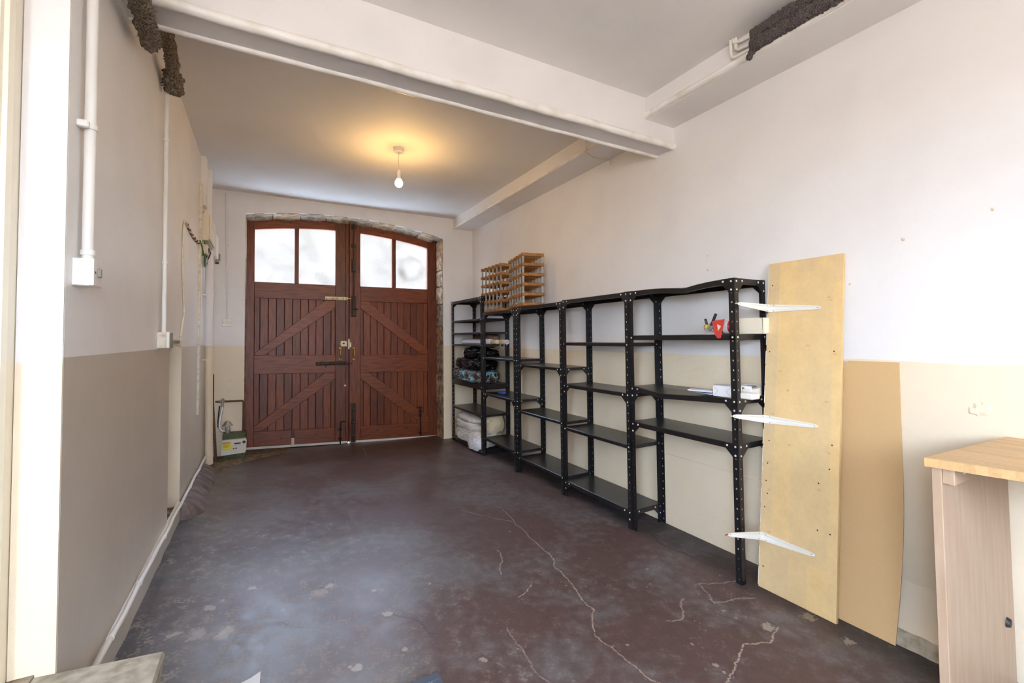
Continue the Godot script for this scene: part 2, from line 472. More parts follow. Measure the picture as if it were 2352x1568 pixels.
func build_setting() -> void:
	X = Transform3D()
	# floor, a grid that follows the fall of the old slab
	var st := mb()
	var nx := 40
	var nz := 60
	var up := Vector3.UP
	for j in nz:
		for i in nx:
			var q := []
			for e: Vector2 in [Vector2(0, 0), Vector2(0, 1), Vector2(1, 1), Vector2(1, 0)]:
				var x := -1.9 + (i + e.x) * (4.9 / nx)
				var z := -6.6 + (j + e.y) * (9.4 / nz)
				q.append(Vector3(x, floor_y(x, z), z))
			for k: int in [0, 2, 1, 0, 3, 2]:
				var v: Vector3 = q[k]
				st.set_smooth_group(1)
				st.set_uv(Vector2((v.x - FX0) / (FX1 - FX0), (v.z - FZ0) / (FZ1 - FZ0)))
				st.add_vertex(v)
	st.generate_normals()
	st.generate_tangents()
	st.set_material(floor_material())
	var fm := st.commit()
	st = mb()
	box(st, Vector3(-1.9, -0.3, -6.6), Vector3(3.0, -0.06, 2.8))
	st.generate_normals()
	st.set_material(M.dirt)
	st.commit(fm)
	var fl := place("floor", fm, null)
	tag(fl, "worn dark red painted concrete floor with pale cracks and scuffs", "floor", "", "structure")
	X = Transform3D()
	st = mb()   # bare concrete patch in the corner by the gas meter
	var pe := [Vector2(-0.53, -5.36), Vector2(-0.394, -5.362), Vector2(-0.18, -5.77), Vector2(0.06, -5.98), Vector2(0.213, -6.081), Vector2(0.336, -6.40), Vector2(-0.53, -6.40)]
	for i in pe.size():
		var a: Vector2 = pe[i]
		var b: Vector2 = pe[(i + 1) % pe.size()]
		var cc := Vector2(-0.2, -6.1)
		var tp := func(p: Vector2, e: float) -> Vector3: return Vector3(p.x, floor_y(p.x, p.y) + e, p.y)
		var a2 := a.lerp(cc, 0.1)
		var b2 := b.lerp(cc, 0.1)
		quad(st, tp.call(b, -0.02), tp.call(b2, 0.014), tp.call(a2, 0.014), tp.call(a, -0.02), 1)
		tri(st, tp.call(b2, 0.014), tp.call(cc, 0.02), tp.call(a2, 0.014), 1)
	part("concrete_patch", st, M.dirt, fl, "bare brown concrete patch under the gas meter")
	st = mb()   # sloped cement fillet along the foot of the left wall
	var secs := []
	for k in 14:
		var f := k / 13.0
		var z := lerpf(-4.03, -5.42, f)
		var ox := -0.385 + 0.006 * sin(k * 0.9) + (0.06 if k == 0 else 0.0) * -1.0
		secs.append([Vector3(-0.531, 0.262 - 0.03 * f + 0.003 * sin(k * 1.7), z), Vector3(-0.475, 0.235 - 0.03 * f + 0.003 * sin(k * 2.9), z), Vector3(ox - 0.025, floor_y(ox, z) + 0.035, z), Vector3(ox, floor_y(ox, z) - 0.01, z)])
	for k in 13:
		for e in 3:
			quad(st, secs[k][e], secs[k][e + 1], secs[k + 1][e + 1], secs[k + 1][e], 2)
	var s0 = secs[0]
	quad(st, Vector3(-0.531, 0.1, s0[0].z + 0.02), s0[3], s0[1], s0[0])
	tri(st, s0[3], s0[2], s0[1])
	part("cement_fillet", st, M.cement, fl, "purplish cement slope at the foot of the left wall")

	# ceiling
	st = mb()
	box(st, Vector3(-1.9, 3.19, -6.6), Vector3(3.0, 3.45, 2.8))
	var o := part("ceiling", st, M.ceil, null)
	tag(o, "plain off-white plaster ceiling", "ceiling", "", "structure")

	# right wall
	var u := mb()
	var l := mb()
	var n := 30
	for i in n:   # the paint line is hand cut
		var za := lerpf(-6.6, 0.2, float(i) / n)
		var zb := lerpf(-6.6, 0.2, float(i + 1) / n)
		var ya := 1.307 + 0.006 * sin(i * 1.9) + 0.003 * sin(i * 4.3)
		var yb := 1.307 + 0.006 * sin((i + 1) * 1.9) + 0.003 * sin((i + 1) * 4.3)
		quad(l, Vector3(2.73, -0.1, zb), Vector3(2.73, yb, zb), Vector3(2.73, ya, za), Vector3(2.73, -0.1, za))
		quad(u, Vector3(2.73, yb, zb), Vector3(2.73, 3.25, zb), Vector3(2.73, 3.25, za), Vector3(2.73, ya, za))
	box(u, Vector3(2.732, -0.1, -6.6), Vector3(3.0, 3.25, 0.2))
	painted_box(u, l, Vector3(2.73, -0.1, 0.2), Vector3(3.0, 3.25, 2.8), 1.307)
	var wr := two_paint("wall_right", u, l, M.white, M.cream, "long right wall painted white above and cream below")
	rng.seed = 8
	for p: Array in [[1.116, -0.717, .035], [1.10, -0.74, .028], [1.13, -0.70, .02], [1.903, -2.068, .012], [2.004, -2.066, .006], [1.973, -0.657, .008], [1.902, -0.965, .01], [0.502, -1.862, .008], [1.71, -1.2, .007]]:
		st = mb()
		var c := Vector3(2.7295, p[0], p[1])
		var ring := []
		for k in 9: ring.append(c + Vector3(0, sin(TAU * k / 9.0), -cos(TAU * k / 9.0)) * float(p[2]) * rng.randf_range(0.55, 1.2))
		for k in 9:
			var m2: Vector3 = c + (ring[k] - c) * 0.6 + Vector3(-0.004, 0, 0)
			var m3: Vector3 = c + (ring[(k + 1) % 9] - c) * 0.6 + Vector3(-0.004, 0, 0)
			quad(st, ring[k], ring[(k + 1) % 9], m3, m2)
			tri(st, m2, m3, c + Vector3(-0.0035, 0, 0))
		part("plaster_chip", st, M.cream if p[0] < 1.3 else M.card, wr)
	st = mb()
	box(st, Vector3(2.724, -0.05, -2.52), Vector3(2.735, 0.535, -1.66), 0.002)
	part("lower_render", st, M.cream, wr, "slightly proud patch of cream render")
	# flared render and crumbling skirting behind the workbench
	st = mb()
	var sk := mb()
	var prev := []
	for k in 16:
		var z := lerpf(-1.25, -0.69, k / 15.0)
		var w1 := 0.006 * sin(k * 2.3)
		var ring := [Vector3(2.733, 0.26 + w1, z), Vector3(2.712, 0.17 + w1, z), Vector3(2.665, 0.10 + w1, z), Vector3(2.622, 0.062 + w1 * 0.4, z), Vector3(2.612 + w1 * .4, 0.055, z), Vector3(2.580 + w1 * 0.5, -0.01, z)]
		if prev.size():
			for e in 3: quad(st, prev[e], ring[e], ring[e + 1], prev[e + 1], 1)
			for e: int in [3, 4]: quad(sk, prev[e], ring[e], ring[e + 1], prev[e + 1], e)
		prev = ring
	part("flared_render", st, M.cream, wr)
	o = part("baseboard_right", sk, M.cement_pale, null)
	tag(o, "crumbling pale cement skirting behind the workbench leg", "baseboard", "", "structure")

	# left wall with the niche in it
	u = mb(); l = mb()
	var py := 1.397
	painted_box(u, l, Vector3(-0.78, -0.1, -3.60), Vector3(-0.53, 3.25, -1.85), py)
	painted_box(u, l, Vector3(-0.78, -0.1, -6.5), Vector3(-0.53, 3.25, -4.085), py)
	box(u, Vector3(-0.78, 1.445, -4.085), Vector3(-0.53, 3.25, -3.60))
	painted_box(u, l, Vector3(-0.85, -0.1, -4.2), Vector3(-0.78, 3.25, -3.5), py)
	var wl := two_paint("wall_left", u, l, M.left_white, M.left_cream, "long left wall painted white above and beige below with a slot-like niche")
	st = mb()
	box(st, Vector3(-0.79, 0.0, -4.10), Vector3(-0.533, 0.235, -3.585), 0.02)
	part("niche_sill", st, M.stone[2], wl, "dark stone sill at the foot of the niche")
	st = mb()
	box(st, Vector3(-0.779, 0.236, -4.086), Vector3(-0.5305, 1.437, -4.082))
	part("niche_side", st, M.cream, wl, "cream side of the niche facing the camera")
	st = mb()   # battered plinth under the conduit
	prev = []
	for k in 16:
		var z := lerpf(-1.86, -4.03, k / 15.0)
		var w1 := 0.006 * sin(k * 2.7)
		var ring := [Vector3(-0.535, 0.288, z), Vector3(-0.517, 0.282 + w1 * .3, z), Vector3(-0.52 + w1 * .5, 0.13, z)]
		if prev.size():
			for e in 2: quad(st, ring[e], ring[e + 1], prev[e + 1], prev[e], e + 1)
		prev = ring
	quad(st, prev[0], prev[2], prev[1], prev[0])
	part("plinth", st, M.left_cream, wl)
	# end of the left wall, facing the camera, and the return beside it
	u = mb(); l = mb()
	painted_box(u, l, Vector3(-0.632, 0.0, -1.848), Vector3(-0.5305, 3.2, -1.842), 1.385)
	painted_box(u, l, Vector3(-1.9, -0.1, -2.05), Vector3(-0.75, 3.25, -1.86), 1.385)
	two_paint("wall_pier", u, l, M.white, M.cream, "narrow plastered wall end facing the camera beside the door frame")
	st = mb()   # door casing at the left edge
	var prof := PackedVector2Array([Vector2(-0.634, -1.86), Vector2(-0.634, -1.80), Vector2(-0.641, -1.785), Vector2(-0.652, -1.785), Vector2(-0.656, -1.776), Vector2(-0.664, -1.772), Vector2(-0.672, -1.776), Vector2(-0.676, -1.785), Vector2(-0.70, -1.775), Vector2(-0.78, -1.77), Vector2(-0.78, -1.86)])
	var pp := PackedVector2Array()
	for v in prof: pp.append(Vector2(v.x, -v.y))
	prism(st, pp, 2.85, move_to(Vector3(0, 0.46, 0), Vector3.RIGHT, Vector3(0, 0, -1)))
	o = part("trim_4", st, M.trim_cream, null)
	tag(o, "cream moulded door casing at the left edge", "trim", "", "structure")

	# end wall with the arched opening
	u = mb(); l = mb()
	painted_box(u, l, Vector3(-0.60, -0.1, -6.13), Vector3(-0.195, 3.25, -6.11), 1.372)
	painted_box(u, l, Vector3(2.265, -0.1, -6.13), Vector3(2.75, 3.25, -6.11), 1.325)
	box(u, Vector3(-0.80, -0.1, -6.6), Vector3(-0.20, 3.25, -6.131))
	box(u, Vector3(2.40, -0.1, -6.6), Vector3(3.0, 3.25, -6.131))
	for i in 24:
		var xa := lerpf(-0.195, 2.265, i / 24.0)
		var xb := lerpf(-0.195, 2.265, (i + 1) / 24.0)
		var ya := arch(xa)
		var yb := arch(xb)
		hexa(u, [Vector3(xa, ya, -6.11), Vector3(xb, yb, -6.11), Vector3(xb, yb, -6.13), Vector3(xa, ya, -6.13), Vector3(xa, 3.25, -6.11), Vector3(xb, 3.25, -6.11), Vector3(xb, 3.25, -6.13), Vector3(xa, 3.25, -6.13)])
	for i in 12:
		var xa := lerpf(-0.25, 2.42, i / 12.0)
		var xb := lerpf(-0.25, 2.42, (i + 1) / 12.0)
		hexa(u, [Vector3(xa, arch(xa) + .10, -6.131), Vector3(xb, arch(xb) + .10, -6.131), Vector3(xb, arch(xb) + .10, -6.6), Vector3(xa, arch(xa) + .10, -6.6), Vector3(xa, 3.25, -6.131), Vector3(xb, 3.25, -6.131), Vector3(xb, 3.25, -6.6), Vector3(xa, 3.25, -6.6)])
	var we := two_paint("wall_end", u, l, M.white, M.cream, "far end wall with a stone arch round the garage doors")
	st = mb()   # mortar bed behind the arch stones
	for i in 16:
		var xa := lerpf(-0.2, 2.3, i / 16.0)
		var xb := lerpf(-0.2, 2.3, (i + 1) / 16.0)
		hexa(st, [Vector3(xa, arch(xa) + .012, -6.132), Vector3(xb, arch(xb) + .012, -6.132), Vector3(xb, arch(xb) + .012, -6.395), Vector3(xa, arch(xa) + .012, -6.395), Vector3(xa, arch(xa) + .11, -6.132), Vector3(xb, arch(xb) + .11, -6.132), Vector3(xb, arch(xb) + .11, -6.395), Vector3(xa, arch(xa) + .11, -6.395)])
	box(st, Vector3(2.277, -0.05, -6.395), Vector3(2.41, 2.9, -6.132))
	part("mortar", st, M.mortar, we)
	var jx := [-0.21, 0.094, 0.406, 0.715, 1.025, 1.311, 1.623, 1.951, 2.20]
	rng.seed = 21
	for k in 8:   # voussoirs
		st = mb()
		var gap := 0.004
		var xa: float = jx[k] + gap
		var xb: float = jx[k + 1] - gap
		var dy := rng.randf_range(-0.006, 0.004)
		for s in 3:
			var x1 := lerpf(xa, xb, s / 3.0)
			var x2 := lerpf(xa, xb, (s + 1) / 3.0)
			var e := func(x: float, y: float, z: float) -> Vector3:
				var d := minf((x - xa) / 0.03, (xb - x) / 0.03)
				return Vector3(x, arch(x) + y + dy + 0.007 * clampf(1.0 - d, 0, 1), z)
			hexa(st, [e.call(x1, -0.004, -6.1115), e.call(x2, -0.004, -6.1115), e.call(x2, -0.004, -6.16), e.call(x1, -0.004, -6.16), e.call(x1, .1, -6.1115), e.call(x2, .1, -6.1115), e.call(x2, .1, -6.16), e.call(x1, .1, -6.16)])
			hexa(st, [e.call(x1, -0.004, -6.16), e.call(x2, -0.004, -6.16), e.call(x2, 0.003, -6.30), e.call(x1, 0.003, -6.30), e.call(x1, .1, -6.16), e.call(x2, .1, -6.16), e.call(x2, .1, -6.30), e.call(x1, .1, -6.30)])
			hexa(st, [e.call(x1, 0.003, -6.30), e.call(x2, 0.003, -6.30), e.call(x2, -0.03, -6.395), e.call(x1, -0.03, -6.395), e.call(x1, .1, -6.30), e.call(x2, .1, -6.30), e.call(x2, .1, -6.395), e.call(x1, .1, -6.395)])
		part("stone", st, M.stone[k % 4], we)
	var jy := [-0.05, 0.30, 0.47, 0.91, 1.29, 1.61, 1.93, 2.19, 2.43, 2.875]
	for k in 9:   # jamb stones on the right
		st = mb()
		var dx := rng.randf_range(-0.006, 0.006)
		box(st, Vector3(2.256 + dx * .5, jy[k] + .004, -6.394), Vector3(2.42, jy[k + 1] - .004, -6.112), 0.010)
		part("stone", st, M.stone[(k + 1) % 4], we)
	for k in 6:   # jamb stones on the left, seen edge on
		st = mb()
		box(st, Vector3(-0.30, -0.02 + k * 0.49, -6.394), Vector3(-0.191, 0.463 + k * 0.49, -6.112), 0.008)
		part("stone", st, M.stone[(k + 2) % 4], we)

	# beams: a cased steel joist across the room and two along the right wall
	st = mb()
	box(st, Vector3(-0.54, 2.905, -2.515), Vector3(2.735, 3.2, -2.335))
	box(st, Vector3(-0.54, 2.872, -2.505), Vector3(2.735, 2.905, -2.345))
	var beam := part("trim_1", st, M.white, null)
	tag(beam, "boxed steel beam crossing the ceiling from wall to wall", "beam", "", "structure")
	for zz: Array in [[-2.338, 0.026, 2.886], [-2.51, 0.018, 2.874]]:
		st = mb()
		var pts := []
		for k in 22: pts.append(Vector3(lerpf(-0.54, 2.735, k / 21.0), float(zz[2]) + 0.002 * sin(k * 1.3), float(zz[0]) + 0.002 * sin(k * 2.1)))
		tube(st, pts, zz[1], 10)
		part("flange_edge", st, M.gloss_white, beam)
	st = mb()
	box(st, Vector3(2.44, 3.035, -2.34), Vector3(2.735, 3.2, 2.5))
	box(st, Vector3(2.44, 3.028, -2.34), Vector3(2.735, 3.035, 2.5))
	var b2 := part("trim_2", st, M.ceil, null)
	tag(b2, "boxed beam along the right wall in front of the cross beam", "beam", "", "structure")
	st = mb()
	var bp := []
	for k in 16: bp.append(Vector3(2.432, 3.052 + 0.002 * sin(k * 1.7), lerpf(-2.335, 2.5, k / 15.0)))
	tube(st, bp, 0.022, 10)
	part("flange_edge", st, M.gloss_white, b2)
	st = mb()
	box(st, Vector3(2.43, 3.042, -6.12), Vector3(2.735, 3.2, -2.50), 0.006)
	var b3 := part("trim_3", st, M.ceil, null)
	tag(b3, "boxed beam along the right wall beyond the cross beam", "beam", "", "structure")
	st = mb()
	box(st, Vector3(2.418, 3.040, -6.12), Vector3(2.44, 3.068, -2.50), 0.008)
	part("flange_edge", st, M.gloss_white, b3)

	# the near part of the room behind the camera, with the big window that lights it
	u = mb(); l = mb()
	painted_box(u, l, Vector3(-1.9, -0.1, -1.86), Vector3(-1.75, 3.25, 0.4), 1.39)
	painted_box(u, l, Vector3(-1.9, -0.1, 2.0), Vector3(-1.75, 3.25, 2.8), 1.39)
	painted_box(u, l, Vector3(-1.9, -0.1, 0.4), Vector3(-1.75, 1.2, 2.0), 1.39)
	box(u, Vector3(-1.9, 2.7, 0.4), Vector3(-1.75, 3.25, 2.0))
	two_paint("wall_near_left", u, l, M.white, M.cream, "near left wall behind the camera")
	u = mb(); l = mb()
	var wx0 := -0.3
	var wx1 := 1.1
	var wy0 := 1.6
	var wy1 := 2.75
	painted_box(u, l, Vector3(-1.9, -0.1, 2.5), Vector3(wx0, 3.25, 2.8), 1.39)
	painted_box(u, l, Vector3(wx1, -0.1, 2.5), Vector3(3.0, 3.25, 2.8), 1.39)
	painted_box(u, l, Vector3(wx0, -0.1, 2.5), Vector3(wx1, wy0, 2.8), 1.39)
	box(u, Vector3(wx0, wy1, 2.5), Vector3(wx1, 3.25, 2.8))
	two_paint("wall_back", u, l, M.white, M.cream, "back wall behind the camera with a wide window")
	var wn := Node3D.new()
	wn.name = "window_1"
	add_child(wn)
	tag(wn, "wide white framed window behind the camera", "window", "", "structure")
	st = mb()
	box(st, Vector3(wx0, wy0, 2.58), Vector3(wx0 + .06, wy1, 2.66)); box(st, Vector3(wx1 - .06, wy0, 2.58), Vector3(wx1, wy1, 2.66))
	box(st, Vector3(wx0, wy0, 2.58), Vector3(wx1, wy0 + .06, 2.66)); box(st, Vector3(wx0, wy1 - .06, 2.58), Vector3(wx1, wy1, 2.66))
	for k in 1: box(st, Vector3(wx0 + (wx1 - wx0) * (k + 1) / 2.0 - .03, wy0, 2.58), Vector3(wx0 + (wx1 - wx0) * (k + 1) / 2.0 + .03, wy1, 2.66))
	part("frame", st, M.gloss_white, wn)
	wn = Node3D.new()
	wn.name = "window_2"
	add_child(wn)
	tag(wn, "white framed side window in the near left wall beside the camera", "window", "", "structure")
	st = mb()
	for z: float in [0.4, 1.17, 1.94]: box(st, Vector3(-1.86, 1.2, z), Vector3(-1.80, 2.7, z + .06))
	for y: float in [1.2, 2.64]: box(st, Vector3(-1.86, y, 0.4), Vector3(-1.80, y + .06, 2.0))
	part("frame", st, M.gloss_white, wn)

# ---------------------------------------------------------------- garage doors
func dm(x: float, v: float) -> Vector2:
	return Vector2(x, v - maxf(0.0, 1.0 - v / 2.2) * (x - 0.4) * 0.055)

# a board with chamfered front edges; poly in door coordinates, from z0 back to z1 front
func board(st: SurfaceTool, poly: Array, z0: float, z1: float, b := 0.004, warp := true) -> void:
	var p := PackedVector2Array()
	for v: Vector2 in poly: p.append(dm(v.x, v.y) if warp else v)
	if Geometry2D.is_polygon_clockwise(p): p.reverse()
	var q := PackedVector2Array()
	var n := p.size()
	for i in n:
		var e1 := (p[i] - p[(i + n - 1) % n]).normalized()
		var e2 := (p[(i + 1) % n] - p[i]).normalized()
		var n1 := Vector2(-e1.y, e1.x)
		var n2 := Vector2(-e2.y, e2.x)
		q.append(p[i] + (n1 + n2) * b / (1.0 + n1.dot(n2)))
	var V := func(v: Vector2, z: float) -> Vector3: return Vector3(v.x, v.y, z)
	for i in n:
		var j := (i + 1) % n
		quad(st, V.call(p[i], z0), V.call(p[j], z0), V.call(p[j], z1 - b), V.call(p[i], z1 - b))
		quad(st, V.call(p[i], z1 - b), V.call(p[j], z1 - b), V.call(q[j], z1), V.call(q[i], z1))
	var ix := Geometry2D.triangulate_polygon(q)
	for i in range(0, ix.size(), 3):
		var a := q[ix[i]]
		var c := q[ix[i + 1]]
		var d := q[ix[i + 2]]
		if (c - a).cross(d - a) < 0:
			var s := c
			c = d
			d = s
		tri(st, V.call(a, z1), V.call(c, z1), V.call(d, z1))
	var iy := Geometry2D.triangulate_polygon(p)
	for i in range(0, iy.size(), 3):
		var a := p[iy[i]]
		var c := p[iy[i + 1]]
		var d := p[iy[i + 2]]
		if (c - a).cross(d - a) < 0:
			var s := c
			c = d
			d = s
		tri(st, V.call(a, z0), V.call(d, z0), V.call(c, z0))

func rect(x0: float, y0: float, x1: float, y1: float) -> Array:
	return [Vector2(x0, y0), Vector2(x1, y0), Vector2(x1, y1), Vector2(x0, y1)]

func garch(x: float) -> float:      # top edge of the glass
	return 2.914 - (x - 0.9) * (x - 0.9) / 11.5

func glass_material() -> StandardMaterial3D:
	var w := 1024
	var hh := 512
	var a := noise_bytes(0.22, 91, w, hh, 2)
	var b := noise_bytes(0.006, 92, w, hh, 3)
	var c := noise_bytes(0.02, 93, w, hh, 3)
	var by := PackedByteArray()
	by.resize(w * hh * 4)
	for i in w * hh:
		var x := i % w
		var y := int(i / float(w))
		var low := clampf((y / 512.0 - 0.35) * 0.9, 0.0, 1.0)
		var wx := x / 1024.0 * 2.35 - 0.15
		var wy := 3.0 - y / 512.0 * 0.9
		var blob := 0.75 * exp(-Vector2(wx - 1.74, wy - 2.40).length_squared() / 0.006) + 0.3 * exp(-pow((Vector2(wx - 1.88, wy - 2.46).length() - 0.16) / 0.04, 2.0))
		var dark := clampf((a[i] / 255.0 - 0.5) * 2.2 + (b[i] / 255.0 - 0.55) * 0.7 + low * 0.6 * (c[i] / 255.0) + blob, 0.0, 1.0)
		var wire := 0.06 if (x % 9 == 0 or y % 9 == 0) else 0.0
		by[i * 4] = 214; by[i * 4 + 1] = 220; by[i * 4 + 2] = 226
		by[i * 4 + 3] = int(clampf(0.64 + 0.34 * dark + wire, 0, 0.975) * 255)
	var m := StandardMaterial3D.new()
	m.albedo_texture = ImageTexture.create_from_image(Image.create_from_data(w, hh, false, Image.FORMAT_RGBA8, by))
	m.transparency = BaseMaterial3D.TRANSPARENCY_ALPHA
	m.roughness = 0.12
	m.cull_mode = BaseMaterial3D.CULL_DISABLED
	return m

func pane(x0: float, x1: float, y0: float, parent: Node3D) -> void:
	var st := mb()
	var n := 8
	var z := -6.425
	for i in n:
		var xa := lerpf(x0, x1, i / float(n))
		var xb := lerpf(x0, x1, (i + 1) / float(n))
		var pa := dm(xa, y0)
		var pb := dm(xb, y0)
		for v: Vector2 in [pa, Vector2(xb, garch(xb) + .02), pb, pa, Vector2(xa, garch(xa) + .02), Vector2(xb, garch(xb) + .02)]:
			st.set_uv(Vector2((v.x + 0.15) / 2.35, 1.0 - (v.y - 2.1) / 0.9))
			st.set_normal(Vector3(0, 0, 1))
			st.add_vertex(X * Vector3(v.x, v.y, z))
	st.set_material(M.glass)
	var o := place("pane", st.commit(), parent)
	o.set_meta("label", "frosted glass pane")

func leaf(name_: String, label: String, x0: float, x1: float, s0: float, s1: float, gx0: float, gm0: float, gm1: float, gx1: float, joints: Array, braces: Array) -> Node3D:
	# x0..x1 whole leaf, s0..s1 inner faces of the stiles, gx* the glass and its mullion
	var t := thing(name_, label, "door", Vector3((x0 + x1) / 2, 0, -6.43), "", "structure")
	var Z := -6.40
	var B := -6.46
	var k := 0
	var top := func(x: float) -> float: return arch(x) + 0.05
	for s: Array in [[x0, s0], [s1, x1]]:
		var st := mb()
		board(st, [Vector2(s[0], 0.085), Vector2(s[1], 0.085), Vector2(s[1], top.call(s[1])), Vector2(s[0], top.call(s[0]))], B, Z, 0.003)
		part("stile", st, M["door_v%d" % (k * 2)], t)
		k += 1
	var tr := [Vector2(s0 + .001, top.call(s0))]
	tr.reverse()
	var lower := []
	var upper := []
	for i in 11:
		var x := lerpf(s0 + .001, s1 - .001, i / 10.0)
		lower.append(Vector2(x, garch(x)))
		upper.append(Vector2(x, top.call(x)))
	upper.reverse()
	tr = lower + upper
	var st := mb()
	board(st, tr, B, Z - 0.002, 0.003)
	part("top_rail", st, M.door_h0, t)
	for r: Array in [["lock_rail", 1.967, 2.17, 1], ["mid_rail", 1.006, 1.24, 2], ["bottom_rail", 0.085, 0.286, 3]]:
		st = mb()
		board(st, rect(s0 + .001, r[1], s1 - .001, r[2]), B, Z - 0.0015, 0.003)
		part(r[0], st, M["door_h%d" % r[3]], t)
	st = mb()
	board(st, [Vector2(gm0, 2.171), Vector2(gm1, 2.171), Vector2(gm1, garch(gm1) - .001), Vector2(gm0, garch(gm0) - .001)], B, Z - 0.008, 0.006)
	part("mullion", st, M.door_v1, t)
	# glazing beads keep the glass edge where the photograph has it
	if gx0 > s0 + .004:
		st = mb()
		board(st, [Vector2(s0 + .001, 2.171), Vector2(gx0, 2.171), Vector2(gx0, garch(gx0)), Vector2(s0 + .001, garch(s0))], B, Z - 0.006, 0.003)
		part("glazing_bead", st, M.door_v3, t)
	pane(s0, gm0 + .01, 2.165, t)
	pane(gm1 - .01, s1, 2.165, t)
	var e: Array = [s0] + joints + [s1]
	rng.seed = int(x0 * 1000) + 77
	for row: Array in [[1.24, 1.967], [0.286, 1.006]]:
		for i in e.size() - 1:
			st = mb()
			board(st, rect(e[i] + .0012, row[0] - .01, e[i + 1] - .0012, row[1] + .01), B + 0.01, Z - 0.022 + rng.randf_range(-.001, .001), 0.005)
			part("plank", st, M["door_v%d" % rng.randi_range(0, 3)], t)
	for row: Array in [[0.12, 2.13]]:
		st = mb()
		board(st, rect(s0 - .03, row[0] - .02, s1 + .03, row[1] + .02), B + 0.002, B + 0.014, 0.001)
		part("backing", st, M.iron, t)
	k = 0
	for br: Array in braces:
		st = mb()
		board(st, br, B + 0.02, Z - 0.003, 0.004)
		part("brace", st, M["door_h%d" % (k * 2)], t)
		k += 1
	st = mb()
	board(st, rect(x0 + .01, 0.072, x1 - .012, 0.10), Z, Z + 0.008, 0.003)
	part("weather_strip", st, M.strip_white, t, "white metal draught strip")
	st = mb()
	board(st, rect(x0 + .01, 0.015, x1 - .012, 0.074), Z - 0.04, Z + 0.003, 0.002)
	part("rubber_seal", st, M.rubber, t)
	return t

func round_plate(st: SurfaceTool, c: Vector3, r: float, d := 0.004, seg := 12) -> void:
	lathe(st, [Vector2(0, 0), Vector2(r, 0), Vector2(r, d * .6), Vector2(r * .8, d), Vector2(0, d)], Transform3D(Basis(Vector3.RIGHT, PI / 2), c), seg)

func pull(parent: Node3D, x: float, y0: float, y1: float) -> void:
	var st := mb()
	var z := -6.40
	round_plate(st, Vector3(x, y0, z), .017)
	round_plate(st, Vector3(x, y1, z), .017)
	tube(st, [Vector3(x, y0, z), Vector3(x, y0 - .004, z + .028), Vector3(x, y0 - .03, z + .045), Vector3(x, (y0 + y1) / 2, z + .05), Vector3(x, y1 + .03, z + .045), Vector3(x, y1 + .004, z + .028), Vector3(x, y1, z)], .007, 10, true, [.008, .007, .007, .0085, .007, .007, .008])
	part("pull_handle", st, M.brass, parent, "polished brass pull handle")

